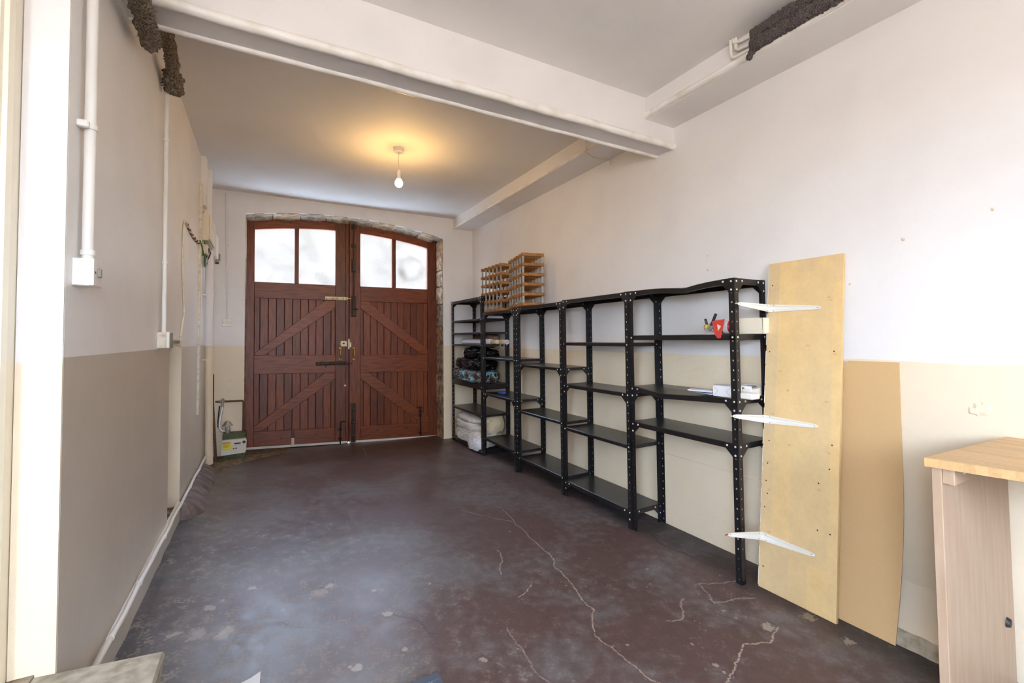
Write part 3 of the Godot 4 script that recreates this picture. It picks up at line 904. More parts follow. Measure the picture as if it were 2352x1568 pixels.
func build_doors() -> void:
	M.glass = glass_material()
	var t := leaf("door_1", "left leaf of the dark red boarded garage doors with two frosted panes", -0.215, 1.012, -0.104, 0.843, -0.104, 0.346, 0.397, 0.843,
		[-0.042, 0.05, 0.14, 0.232, 0.325, 0.419, 0.513, 0.603, 0.694, 0.79],
		[[Vector2(-.103, 1.241), Vector2(.012, 1.241), Vector2(.842, 1.865), Vector2(.842, 1.966), Vector2(.72, 1.966), Vector2(-.103, 1.262)],
		[Vector2(-.103, .287), Vector2(-.02, .287), Vector2(.842, .925), Vector2(.842, 1.005), Vector2(.71, 1.005), Vector2(-.103, .345)]])
	var st := mb()
	board(st, [Vector2(0.968, 0.09), Vector2(0.975, 0.09), Vector2(0.975, 3.05), Vector2(0.968, 3.05)], -6.41, -6.3985, 0.001)
	part("bead", st, M.rubber, t)
	st = mb()
	box(st, Vector3(.714, 1.970, -6.4), Vector3(.99, 2.014, -6.394), .002)
	tube(st, [Vector3(.72, 1.992, -6.385), Vector3(1.04, 1.992, -6.385)], .007)
	for x: float in [.735, .80, .87, .94, .98]: box(st, Vector3(x, 1.972, -6.396), Vector3(x + .018, 2.012, -6.376), .004)
	box(st, Vector3(.80, 1.985, -6.38), Vector3(.812, 1.999, -6.36), .003)
	part("barrel_bolt", st, M.brass_pale, t, "long tarnished brass barrel bolt")
	st = mb()
	box(st, Vector3(.907, 1.343, -6.4), Vector3(.988, 1.418, -6.375), .004)
	box(st, Vector3(.898, 1.362, -6.4), Vector3(.912, 1.40, -6.385), .004)
	part("rim_lock", st, M.brass_pale, t, "square pale metal rim lock")
	st = mb()
	round_plate(st, Vector3(.945, 1.385, -6.375), .012, .006)
	box(st, Vector3(.942, 1.372, -6.37), Vector3(.948, 1.398, -6.358), .002)
	part("latch_knob", st, M.iron, t)
	pull(t, .904, 1.317, 1.176)
	st = mb()
	box(st, Vector3(.60, 1.095, -6.4), Vector3(.985, 1.145, -6.393), .003)
	tube(st, [Vector3(.63, 1.12, -6.38), Vector3(1.05, 1.114, -6.38)], .010)
	for x: float in [.66, .78, .90, .955]: box(st, Vector3(x, 1.10, -6.395), Vector3(x + .03, 1.14, -6.366), .006)
	tube(st, [Vector3(.725, 1.12, -6.38), Vector3(.725, 1.085, -6.37), Vector3(.72, 1.07, -6.368)], .007)
	part("tower_bolt", st, M.iron, t, "black iron tower bolt across the meeting stiles")
	st = mb()
	round_plate(st, Vector3(.967, .815, -6.4), .014)
	part("escutcheon", st, M.brass_pale, t)
	st = mb()
	tube(st, [Vector3(.965, .338, -6.375), Vector3(.915, .338, -6.375), Vector3(.907, .325, -6.378), Vector3(.905, .04, -6.382)], .009)
	for y: float in [.22, .10]: box(st, Vector3(.885, y, -6.4), Vector3(.925, y + .03, -6.372), .004)
	part("drop_bolt", st, M.rubber, t, "black cranked drop bolt")
	st = mb()
	box(st, Vector3(.316, .19, -6.4), Vector3(.352, .275, -6.392), .003)
	part("strap", st, M.iron, t)
	st = mb()
	box(st, Vector3(.318, .09, -6.4), Vector3(.352, .19, -6.388), .003)
	part("packing_block", st, M.sheet_warm, t)
	for p: Vector2 in [Vector2(.02, 2.95), Vector2(.30, 2.965), Vector2(.20, .20), Vector2(.62, .19)]:
		st = mb()
		round_plate(st, Vector3(p.x, p.y, -6.4015), .012, .003, 8)
		part("bolt_head", st, M.iron, t)

	t = leaf("door_2", "right leaf of the dark red boarded garage doors with an iron espagnolette bolt", 1.022, 2.285, 1.165, 2.128, 1.165, 1.605, 1.661, 2.128,
		[1.209, 1.303, 1.399, 1.492, 1.588, 1.683, 1.777, 1.873, 1.967, 2.065],
		[[Vector2(1.166, 1.87), Vector2(2.035, 1.241), Vector2(2.127, 1.241), Vector2(2.127, 1.32), Vector2(1.275, 1.966), Vector2(1.166, 1.966)],
		[Vector2(1.166, .918), Vector2(2.02, .287), Vector2(2.127, .287), Vector2(2.127, .37), Vector2(1.285, 1.005), Vector2(1.166, 1.005)]])
	st = mb()
	board(st, [Vector2(.99, .08), Vector2(1.045, .08), Vector2(1.045, 3.08), Vector2(.99, 3.08)], -6.475, -6.461, .002)
	part("astragal", st, M.iron, t)
	st = mb()
	tube(st, [Vector3(1.075, 3.03, -6.385), Vector3(1.075, 1.78, -6.385)], .011)
	part("espagnolette_rod", st, M.iron, t, "long vertical iron bolt rod")
	for p: Array in [[2.355, 2.545, .033], [1.745, 2.03, .035], [2.70, 2.75, .036], [2.95, 3.0, .036]]:
		st = mb()
		box(st, Vector3(1.075 - p[2], p[0], -6.4), Vector3(1.075 + p[2], p[1], -6.386), .004)
		box(st, Vector3(1.055, p[0] + .01, -6.39), Vector3(1.095, p[1] - .01, -6.368), .007)
		part("bolt_plate", st, M.iron, t)
	st = mb()
	tube(st, [Vector3(1.075, 1.85, -6.37), Vector3(1.09, 1.85, -6.345), Vector3(1.125, 1.848, -6.34)], .009)
	part("bolt_grip", st, M.iron, t)
	st = mb()
	box(st, Vector3(1.04, .04, -6.4), Vector3(1.105, .57, -6.39), .004)
	tube(st, [Vector3(1.075, .05, -6.38), Vector3(1.075, .54, -6.38)], .012)
	for y: float in [.12, .30, .47]: box(st, Vector3(1.05, y, -6.393), Vector3(1.10, y + .035, -6.362), .006)
	part("foot_bolt", st, M.iron, t, "rusty iron foot bolt on a long plate")
	st = mb()
	box(st, Vector3(1.005, 1.305, -6.4), Vector3(1.023, 1.445, -6.39), .002)
	box(st, Vector3(1.018, 1.33, -6.4), Vector3(1.045, 1.40, -6.382), .004)
	part("lock_keep", st, M.brass_pale, t, "pale metal lock keep")
	pull(t, 1.079, 1.313, 1.171)
	st = mb()
	tube(st, [Vector3(2.003, .437, -6.378), Vector3(2.008, .02, -6.38)], .009)
	tube(st, [Vector3(1.96, .44, -6.378), Vector3(2.03, .437, -6.378)], .010)
	for y: float in [.36, .31, .05]: box(st, Vector3(1.985, y, -6.4), Vector3(2.025, y + .03, -6.370), .004)
	part("drop_bolt", st, M.rubber, t, "black drop bolt with a T grip")
	for p: Vector2 in [Vector2(1.40, .165), Vector2(1.80, .16), Vector2(1.47, 2.94)]:
		st = mb()
		round_plate(st, Vector3(p.x, p.y, -6.4015), .012, .003, 8)
		part("bolt_head", st, M.iron, t)
	# the lane outside, seen as light through the frosted panes
	X = Transform3D()
	st = mb()
	box(st, Vector3(-8, -0.4, -16), Vector3(10, -0.12, -6.62))
	var o := part("pavement", st, mat(h("f0ede8"), .9), null)
	tag(o, "grey paved lane outside the garage doors", "pavement", "", "structure")
	var bd := thing("building", "stone building across the lane, glimpsed as brightness through the frosted panes", "building", Vector3(1, -.12, -11))
	st = mb(); box(st, Vector3(-9, -0.12, -14), Vector3(11, 4.3, -11)); part("wall", st, mat(h("575149"), .9), bd)
	st = mb(); box(st, Vector3(-9.2, 4.3, -14), Vector3(11.2, 4.5, -10.8), .03); part("parapet", st, mat(h("b9b4aa"), .9), bd)

# ---------------------------------------------------------------- pipes and electrics
func vcase(st: SurfaceTool, c: Vector3, s: Vector3, b := .004) -> void:
	box(st, c - s / 2, c + s / 2, b)

func conduit(called: String, label: String, pts: Array, r: float, clips: Array, m: Material, group := "") -> Node3D:
	var t := thing(called, label, "conduit", pts[-1], group)
	var st := mb()
	tube(st, pts, r, 12)
	part("tube", st, m, t)
	for c: Vector3 in clips:
		st = mb()
		tube(st, [c - Vector3(0, .008, 0), c + Vector3(0, .008, 0)], r + .004, 12)
		part("clip", st, m, t)
	return t

func build_services() -> void:
	# near switch and its conduit
	var t := conduit("conduit", "thick white vertical conduit above the near switch box on the left wall", [Vector3(-.505, 3.19, -1.945), Vector3(-.505, 1.70, -1.945)], .0155, [Vector3(-.505, 2.15, -1.945), Vector3(-.505, 1.735, -1.945)], M.pvc)
	var st := mb()
	box(st, Vector3(-.53, 2.138, -1.925), Vector3(-.50, 2.162, -1.905), .003)
	part("clip_lug", st, M.pvc, t)
	t = thing("switch_box", "white surface-mounted switch box with a paint-spattered plate on the near left wall", "switch", Vector3(-.53, 1.62, -1.945))
	st = mb(); box(st, Vector3(-.532, 1.624, -1.99), Vector3(-.487, 1.712, -1.90), .003); part("back_box", st, M.pvc, t)
	st = mb(); box(st, Vector3(-.487, 1.624, -1.991), Vector3(-.478, 1.713, -1.899), .003); part("plate", st, M.gloss_white, t)
	st = mb(); box(st, Vector3(-.48, 1.655, -1.955), Vector3(-.470, 1.685, -1.935), .003, Transform3D(Basis(Vector3.RIGHT, 0.0), Vector3.ZERO)); part("rocker", st, M.greybox, t)
	for z: float in [-1.975, -1.915]:
		st = mb(); box(st, Vector3(-.479, 1.664, z - .003), Vector3(-.4765, 1.672, z + .003), .001); part("screw", st, M.iron, t)
	# second conduit with its box
	t = conduit("conduit", "thin white vertical conduit from the lagged pipe down to the far switch box", [Vector3(-.508, 3.05, -3.24), Vector3(-.506, 1.49, -3.25)], .0115, [Vector3(-.508, 2.62, -3.242), Vector3(-.507, 1.90, -3.248)], M.pvc)
	t = thing("switch_box", "smaller beige switch box at the paint line beside the wall niche", "switch", Vector3(-.53, 1.40, -3.25))
	st = mb(); box(st, Vector3(-.532, 1.402, -3.30), Vector3(-.488, 1.495, -3.205), .003); part("back_box", st, M.pvc_dirty, t)
	st = mb(); box(st, Vector3(-.488, 1.402, -3.30), Vector3(-.474, 1.496, -3.205), .003); part("plate", st, M.pvc, t)
	st = mb(); box(st, Vector3(-.475, 1.405, -3.298), Vector3(-.470, 1.493, -3.207), .002); part("switch_face", st, M.greybox, t, "worn grey switch face")
	st = mb(); tube(st, [Vector3(-.475, 1.43, -3.30), Vector3(-.46, 1.405, -3.5), Vector3(-.50, 1.42, -3.8), Vector3(-.52, 1.48, -3.97)], .004, 6); part("flex", st, M.pvc_dirty, t)
	t = thing("pipe_stub", "short grubby grey pipe bridging the top of the niche", "pipe", Vector3(-.54, 1.44, -3.8))
	st = mb(); tube(st, [Vector3(-.545, 1.452, -3.60), Vector3(-.54, 1.447, -4.09)], .017, 10); part("tube", st, M.pvc_dirty, t)
	# white conduit lying on the plinth
	t = thing("skirting_conduit", "long white conduit running along the foot of the left wall", "conduit", Vector3(-.50, .3, -3.6))
	st = mb()
	var pts := []
	for k in 26:
		var f := k / 25.0
		pts.append(Vector3(-.508 + .002 * sin(k * 1.9), lerpf(.303, .262, f) + .003 * sin(k * 1.1), lerpf(-1.86, -5.62, f)))
	tube(st, pts, .0105, 10)
	part("tube", st, M.pvc, t)
	for k: int in [3, 6, 10, 17, 21]:
		st = mb(); tube(st, [pts[k] - Vector3(0, 0, .012), pts[k] + Vector3(0, 0, .010)], .0130, 10); part("clip", st, M.pvc, t)
	# slack cable
	t = thing("cable", "twisted brown and cream cable looping up the far left wall", "cable", Vector3(-.515, 1.5, -4.0))
	st = mb()
	tube(st, [Vector3(-.522, 1.47, -3.97), Vector3(-.522, 1.56, -4.03), Vector3(-.522, 1.647, -4.125), Vector3(-.522, 1.80, -4.07), Vector3(-.522, 1.961, -4.014), Vector3(-.522, 2.20, -4.03), Vector3(-.522, 2.305, -4.045), Vector3(-.522, 2.345, -4.10), Vector3(-.522, 2.339, -4.193)], .007, 7)
	part("sheathed_run", st, M.pvc_dirty, t)
	for s in 2:
		st = mb()
		pts = []
		for k in 40:
			var f := k / 39.0
			var a := f * TAU * 5.0 + s * PI
			pts.append(Vector3(-.520 + .005 * cos(a), lerpf(2.339, 2.33, f) - .02 * sin(f * PI) + .011 * sin(a), lerpf(-4.193, -4.9, f)))
		tube(st, pts, .0055, 6)
		part("twisted_core", st, M.copper if s == 0 else M.pvc_dirty, t)
	# fuse box, trunking and tails in the far corner
	t = thing("fuse_box", "cream electricity intake box high in the far left corner", "fuse box", Vector3(-.49, 2.38, -5.3))
	st = mb(); box(st, Vector3(-.531, 2.39, -5.56), Vector3(-.462, 2.642, -5.06), .004); part("body", st, M.trim_cream, t)
	st = mb(); box(st, Vector3(-.462, 2.40, -5.55), Vector3(-.446, 2.64, -5.07), .006); part("cover", st, M.trim_cream, t)
	st = mb(); box(st, Vector3(-.447, 2.53, -5.40), Vector3(-.4445, 2.62, -5.12), .001); part("label_plate", st, M.paper, t)
	st = mb(); lathe(st, [Vector2(0, 0), Vector2(.022, 0), Vector2(.022, .03), Vector2(.014, .045), Vector2(0, .045)], Transform3D(Basis(), Vector3(-.497, 2.64, -5.12)), 10); part("gland", st, M.trim_cream, t)
	t = thing("meter_box", "pale grey box tucked behind the fuse box", "meter box", Vector3(-.47, 2.33, -5.75))
	st = mb(); box(st, Vector3(-.53, 2.33, -5.84), Vector3(-.44, 2.56, -5.60), .006); part("body", st, M.pvc, t)
	t = thing("cutout", "small beige electrical cutout hanging under the fuse box", "cutout", Vector3(-.50, 2.28, -5.15))
	st = mb(); box(st, Vector3(-.531, 2.27, -5.24), Vector3(-.475, 2.36, -5.10), .004); part("body", st, M.pvc_dirty, t)
	st = mb(); tube(st, [Vector3(-.505, 2.355, -5.14), Vector3(-.505, 2.395, -5.14)], .012, 8); part("neck", st, M.trim_cream, t)
	t = thing("wire_bundle", "tangle of green, grey and black wires under the fuse box", "wires", Vector3(-.49, 2.2, -5.2))
	var cs := [M.green, M.greybox, M.dark, M.pvc, M.greybox, M.copper]
	for k in 6:
		st = mb()
		var z := -5.10 - .05 * k
		tube(st, [Vector3(-.50, 2.39, z), Vector3(-.485 + .008 * (k % 3), 2.32, z - .01), Vector3(-.50, 2.24, z - .05), Vector3(-.51 + .006 * (k % 2), 2.17 + .015 * (k % 3), -5.30 - .015 * k)], .0055, 6)
		part("wire", st, cs[k], t)
	t = thing("wire", "short loose green and yellow earth wire beside the fuse box", "wire", Vector3(-.50, 2.33, -4.95))
	st = mb(); tube(st, [Vector3(-.515, 2.36, -4.93), Vector3(-.505, 2.32, -4.97), Vector3(-.50, 2.27, -5.04), Vector3(-.505, 2.245, -5.08)], .006, 6); part("core", st, M.green, t)
	t = thing("trunking", "wide white trunking from the ceiling down to the fuse box", "trunking", Vector3(-.51, 2.71, -5.1))
	st = mb(); box(st, Vector3(-.531, 2.715, -5.20), Vector3(-.487, 3.19, -5.05), .003); part("cover", st, M.pvc, t)
	t = thing("trunking", "narrow white trunking behind the fuse box up to the ceiling", "trunking", Vector3(-.51, 2.64, -5.45))
	st = mb(); box(st, Vector3(-.531, 2.56, -5.50), Vector3(-.472, 3.19, -5.42), .003); part("cover", st, M.pvc, t)
	t = thing("trunking", "long thin cream trunking strip below the fuse box on the left wall", "trunking", Vector3(-.525, .76, -5.0))
	st = mb(); box(st, Vector3(-.531, .765, -5.04), Vector3(-.513, 2.25, -4.975), .003); part("cover", st, M.pvc_dirty, t)
	t = thing("backing_board", "narrow brown wooden batten beside the trunking near the ceiling", "batten", Vector3(-.525, 2.25, -5.0))
	st = mb(); box(st, Vector3(-.531, 2.25, -5.03), Vector3(-.508, 2.90, -4.98), .003); part("batten", st, M.pvc_dirty, t)
	st = mb(); box(st, Vector3(-.531, 2.26, -5.045), Vector3(-.515, 2.88, -5.032), .002); part("rear_batten", st, M.copper, t)
	# big pipe in the corner, painted with the wall
	t = thing("drain_pipe", "fat vertical pipe in the far left corner painted white above and cream below", "pipe", Vector3(-.485, .1, -5.47))
	st = mb(); tube(st, [Vector3(-.487, 2.35, -5.42), Vector3(-.486, 1.385, -5.45)], .036, 16); part("upper_length", st, M.white, t)
	st = mb(); tube(st, [Vector3(-.486, 1.385, -5.45), Vector3(-.484, .17, -5.60)], .036, 16); part("lower_length", st, M.cream, t, "cream painted lower length")
	for y: float in [1.90, 1.25]:
		st = mb(); tube(st, [Vector3(-.486, y - .012, -5.45), Vector3(-.486, y + .012, -5.45)], .041, 16); part("collar", st, M.white if y > 1.4 else M.cream, t)
		st = mb(); box(st, Vector3(-.532, y - .006, -5.46), Vector3(-.51, y + .006, -5.38), .002); part("bracket_arm", st, M.pvc, t)
	st = mb(); box(st, Vector3(-.52, .06, -5.65), Vector3(-.44, .16, -5.56), .02); part("rubble_foot", st, M.dirt, t)
	t = thing("lead_pipe", "thin rusty brown pipe leaning beside the fat corner pipe", "pipe", Vector3(-.44, .06, -5.9))
	st = mb(); tube(st, [Vector3(-.50, 1.06, -6.08), Vector3(-.495, .75, -6.05), Vector3(-.465, .35, -5.95), Vector3(-.443, .09, -5.86)], .013, 8); part("tube", st, M.copper, t)
	# light switch on the end wall
	t = thing("light_switch", "white light switch with a vertical conduit beside the garage doors", "switch", Vector3(-.37, 1.6, -6.10))
	st = mb(); box(st, Vector3(-.417, 1.602, -6.111), Vector3(-.323, 1.69, -6.088), .004); part("plate", st, M.gloss_white, t)
	st = mb(); box(st, Vector3(-.381, 1.634, -6.09), Vector3(-.361, 1.660, -6.082), .002); part("rocker", st, M.gloss_white, t)
	for x: float in [-.402, -.338]:
		st = mb(); box(st, Vector3(x - .003, 1.643, -6.089), Vector3(x + .003, 1.649, -6.087), .001); part("screw", st, M.iron, t)
	st = mb(); tube(st, [Vector3(-.392, 3.15, -6.102), Vector3(-.371, 1.69, -6.102)], .009, 8); part("conduit", st, M.white, t)
	for y: float in [2.55, 1.98]:
		st = mb(); box(st, Vector3(-.40 + (2.55 - y) * .01, y - .005, -6.111), Vector3(-.36 + (2.55 - y) * .01, y + .005, -6.09), .002); part("saddle", st, M.white, t)
	t = thing("junction_box", "small grey junction box on the end wall next to the fuse box", "junction box", Vector3(-.465, 2.35, -6.1))
	st = mb(); box(st, Vector3(-.495, 2.36, -6.111), Vector3(-.442, 2.435, -6.08), .003); part("body", st, M.greybox, t)
	st = mb(); box(st, Vector3(-.49, 2.32, -6.111), Vector3(-.455, 2.345, -6.09), .003); part("rusty_clip", st, M.copper, t)
	for p: Array in [[-.335, .98], [-.345, .86]]:
		st = mb()
		X = Transform3D()
		round_plate(st, Vector3(p[0], p[1], -6.11), .014, .008, 9)
		var o := part("wall_plug", st, M.cream, null)
		tag(o, "upper painted-over plug in the cream end wall above the gas meter" if p[1] > .9 else "lower painted-over plug in the cream end wall above the gas meter", "wall plug")

	# gas meter
	t = thing("gas_meter", "small white and green gas meter on the floor beside the garage doors", "gas meter", Vector3(-.29, .1, -6.0))
	st = mb(); box(st, Vector3(-.392, .10, -6.08), Vector3(-.168, .40, -5.955), .008); part("case", st, M.meter_green, t, "green metal case")
	st = mb()
	var pf := PackedVector2Array([Vector2(-.404, .20), Vector2(-.398, .17), Vector2(-.172, .178), Vector2(-.163, .21), Vector2(-.160, .31), Vector2(-.166, .335), Vector2(-.39, .335), Vector2(-.40, .30)])
	prism(st, pf, .045, Transform3D(Basis(), Vector3(0, 0, -5.955)))
	part("cover", st, M.meter_white, t, "white plastic front cover")
	st = mb(); box(st, Vector3(-.39, .245, -5.911), Vector3(-.308, .31, -5.9085), .0005); part("warning_label", st, M.yellow, t, "yellow warning label")
	st = mb()
	for k in 5: box(st, Vector3(-.383, .300 - k * .011, -5.909), Vector3(-.383 + [.06, .067, .05, .064, .045][k], .3035 - k * .011, -5.9082), .0002)
	box(st, Vector3(-.39, .306, -5.909), Vector3(-.308, .311, -5.9081), .0002)
	part("label_print", st, M.red_card, t)
	st = mb(); box(st, Vector3(-.372, .228, -5.911), Vector3(-.31, .246, -5.9085), .0005); part("tag_plate", st, M.yellow, t)
	st = mb(); box(st, Vector3(-.279, .283, -5.911), Vector3(-.216, .297, -5.9075), .001); part("display", st, M.dark, t, "dark digital display")
	st = mb(); box(st, Vector3(-.275, .268, -5.911), Vector3(-.212, .270, -5.9085), .0004); part("print_line", st, M.greybox, t)
	st = mb(); round_plate(st, Vector3(-.185, .298, -5.911), .016, .006); part("sensor", st, M.dark, t)
	st = mb(); round_plate(st, Vector3(-.284, .236, -5.911), .008, .006); part("red_button", st, M.red, t, "red button")
	st = mb(); round_plate(st, Vector3(-.259, .237, -5.911), .008, .006); part("black_button", st, M.dark, t)
	st = mb(); tube(st, [Vector3(-.352, .33, -5.99), Vector3(-.352, .43, -5.99)], .016, 10); tube(st, [Vector3(-.352, .345, -5.99), Vector3(-.352, .36, -5.99)], .022, 8); part("inlet", st, M.iron, t)
	st = mb()
	lathe(st, [Vector2(0, 0), Vector2(.026, 0), Vector2(.028, .05), Vector2(.022, .06), Vector2(.024, .075), Vector2(.052, .082), Vector2(.052, .09), Vector2(.040, .098), Vector2(.026, .125), Vector2(.008, .136), Vector2(0, .138)], Transform3D(Basis(), Vector3(-.348, .40, -5.99)), 20)
	part("regulator", st, M.steel, t, "domed grey metal regulator")
	st = mb(); box(st, Vector3(-.342, .445, -5.966), Vector3(-.328, .462, -5.955), .001); part("regulator_tag", st, M.paper, t)
	st = mb()
	pts = [Vector3(-.37, .425, -5.99), Vector3(-.40, .428, -5.99), Vector3(-.418, .45, -5.99), Vector3(-.424, .50, -5.99), Vector3(-.420, .57, -6.0), Vector3(-.406, .65, -6.02), Vector3(-.402, .69, -6.03)]
	tube(st, pts, .012, 10)
	for k in 24:
		var f := k / 23.0 * 5.0
		var i0 := int(f)
		var p: Vector3 = pts[mini(i0, 5)].lerp(pts[mini(i0 + 1, 6)], f - i0)
		var q: Vector3 = (pts[mini(i0 + 1, 6)] - pts[mini(i0, 5)]).normalized() * .003
		tube(st, [p - q, p + q], .0138, 8)
	part("flexible_hose", st, M.zinc, t, "ribbed stainless flexible hose")
	st = mb(); tube(st, [Vector3(-.402, .68, -6.03), Vector3(-.40, .76, -6.05)], .013, 8); tube(st, [Vector3(-.425, .752, -6.05), Vector3(-.382, .756, -6.05)], .017, 8); box(st, Vector3(-.412, .765, -6.06), Vector3(-.39, .785, -6.04), .004); part("valve", st, M.greybox, t)
	st = mb(); tube(st, [Vector3(-.47, .752, -6.05), Vector3(-.22, .745, -6.05), Vector3(-.205, .742, -6.05), Vector3(-.198, .728, -6.05), Vector3(-.197, .66, -6.045), Vector3(-.198, .34, -6.0)], .0105, 8); tube(st, [Vector3(-.198, .335, -6.0), Vector3(-.198, .40, -6.0)], .016, 8); part("outlet_pipe", st, M.copper, t, "brown copper outlet pipe")
	st = mb(); tube(st, [Vector3(-.43, .70, -6.07), Vector3(-.44, .60, -6.08), Vector3(-.446, .52, -6.08), Vector3(-.444, .46, -6.07)], .007, 6); part("tether", st, M.dark, t)

	# lagged pipes on the left, under and behind the cross beam
	t = thing("lagged_pipe", "shaggy grey-brown lagged pipe passing under the cross beam by the left wall", "lagged pipe", Vector3(-.44, 2.8, -2.4))
	part("lagging", shag([Vector3(-.435, 2.79, -1.95), Vector3(-.438, 2.79, -2.2), Vector3(-.450, 2.795, -2.40), Vector3(-.458, 2.80, -2.55)], .036, 31, 0.35), M.felt, t)
	st = mb(); tube(st, [Vector3(-.435, 2.80, -1.9), Vector3(-.47, 2.83, -2.65)], .012, 8); part("pipe", st, M.pvc_dirty, t)
	t = thing("lagged_pipe", "ragged brown lagging on the pipe beyond the cross beam", "lagged pipe", Vector3(-.44, 2.95, -2.9))
	part("lagging", shag([Vector3(-.455, 3.02, -2.72), Vector3(-.448, 3.02, -2.85), Vector3(-.452, 2.995, -3.02), Vector3(-.464, 2.965, -3.14)], .030, 37, 0.4), M.felt, t)
	part("torn_end", shag([Vector3(-.468, 2.99, -3.13), Vector3(-.468, 2.95, -3.19), Vector3(-.472, 2.905, -3.24)], .042, 39, 0.55), M.felt, t)
	# lagged pipes on the right boxed beam
	t = thing("lagged_pipe", "pair of pipes in dark grey felt lagging along the near right beam", "lagged pipe", Vector3(2.40, 3.1, -1.2))
	part("lagging", shag([Vector3(2.40, 3.070, -1.50), Vector3(2.398, 3.072, -1.40), Vector3(2.398, 3.072, -1.25), Vector3(2.40, 3.072, -1.1), Vector3(2.40, 3.075, -0.6)], .036, 41, 0.22), M.felt_dark, t)
	part("lagging", shag([Vector3(2.41, 3.132, -1.50), Vector3(2.405, 3.135, -1.40), Vector3(2.405, 3.138, -1.25), Vector3(2.405, 3.138, -1.1), Vector3(2.405, 3.14, -0.6)], .034, 43, 0.25), M.felt_dark, t)
	part("torn_flap", shag([Vector3(2.40, 3.065, -1.49), Vector3(2.395, 3.03, -1.50), Vector3(2.393, 3.0, -1.515)], .016, 45, 0.5), M.felt_dark, t)
	st = mb(); tube(st, [Vector3(2.41, 3.065, -1.45), Vector3(2.412, 3.075, -1.60), Vector3(2.413, 3.085, -1.625), Vector3(2.413, 3.115, -1.632), Vector3(2.412, 3.20, -1.632)], .010, 10); part("white_pipe", st, M.gloss_white, t, "outer white elbowed pipe")
	st = mb(); tube(st, [Vector3(2.418, 3.10, -1.45), Vector3(2.418, 3.11, -1.585), Vector3(2.418, 3.125, -1.60), Vector3(2.418, 3.2, -1.604)], .010, 10); part("white_pipe", st, M.gloss_white, t, "inner white elbowed pipe")
	st = mb(); tube(st, [Vector3(2.418, 3.145, -1.45), Vector3(2.416, 3.15, -1.56), Vector3(2.414, 3.163, -1.61), Vector3(2.414, 3.2, -1.62)], .009, 10); part("white_pipe", st, M.gloss_white, t)
	# stray lead on the far beam
	t = thing("cable", "thin white cable drooping across the far right beam", "cable", Vector3(2.5, 3.03, -3.05))
	st = mb(); tube(st, [Vector3(2.412, 3.15, -2.99), Vector3(2.412, 3.035, -3.0), Vector3(2.44, 3.033, -3.02), Vector3(2.53, 3.030, -3.055), Vector3(2.66, 3.036, -3.06), Vector3(2.722, 3.035, -3.05), Vector3(2.724, 2.99, -3.04)], .005, 7); part("core", st, M.pvc_dirty, t)

	# pendant lamp
	t = thing("pendant_lamp", "bare glowing bulb hanging from a white ceiling rose", "lamp", Vector3(1.073, 3.19, -4.035))
	var lp := Vector3(1.073, 0, -4.035)
	st = mb(); lathe(st, [Vector2(0, -.042), Vector2(.042, -.042), Vector2(.046, -.036), Vector2(.05, -.004), Vector2(.05, 0)], Transform3D(Basis(), lp + Vector3(0, 3.19, 0)), 24); part("ceiling_rose", st, M.gloss_white, t)
	st = mb(); tube(st, [lp + Vector3(0, 3.15, 0), lp + Vector3(-.003, 3.08, 0), lp + Vector3(0, 2.985, 0)], .0035, 6); part("flex", st, M.pvc, t)
	st = mb(); lathe(st, [Vector2(0, 0), Vector2(.0165, 0), Vector2(.0165, .012), Vector2(.019, .014), Vector2(.019, .036), Vector2(.017, .040), Vector2(.012, .055), Vector2(.004, .064), Vector2(0, .064)], Transform3D(Basis(), lp + Vector3(0, 2.926, 0)), 16); part("lamp_holder", st, M.pvc, t)
	st = mb(); lathe(st, [Vector2(0, -.075), Vector2(.016, -.072), Vector2(.029, -.062), Vector2(.036, -.046), Vector2(.037, -.032), Vector2(.033, -.018), Vector2(.024, -.004), Vector2(.016, .010), Vector2(.014, .028), Vector2(0, .028)], Transform3D(Basis(), lp + Vector3(0, 2.90, 0)), 24)
	var bm := StandardMaterial3D.new()
	bm.albedo_color = h("fff2d8")
	bm.emission_enabled = true
	bm.emission = h("ffdf9c")
	bm.emission_energy_multiplier = 3.0
	part("bulb", st, bm, t, "glowing warm bulb")
	st = mb(); lathe(st, [Vector2(.015, .0), Vector2(.0235, -.006), Vector2(.0235, -.002), Vector2(.0165, .012), Vector2(.0165, .027), Vector2(0, .027)], Transform3D(Basis(), lp + Vector3(0, 2.905, 0)), 24); part("bulb_base", st, M.pvc, t, "white plastic bulb base")

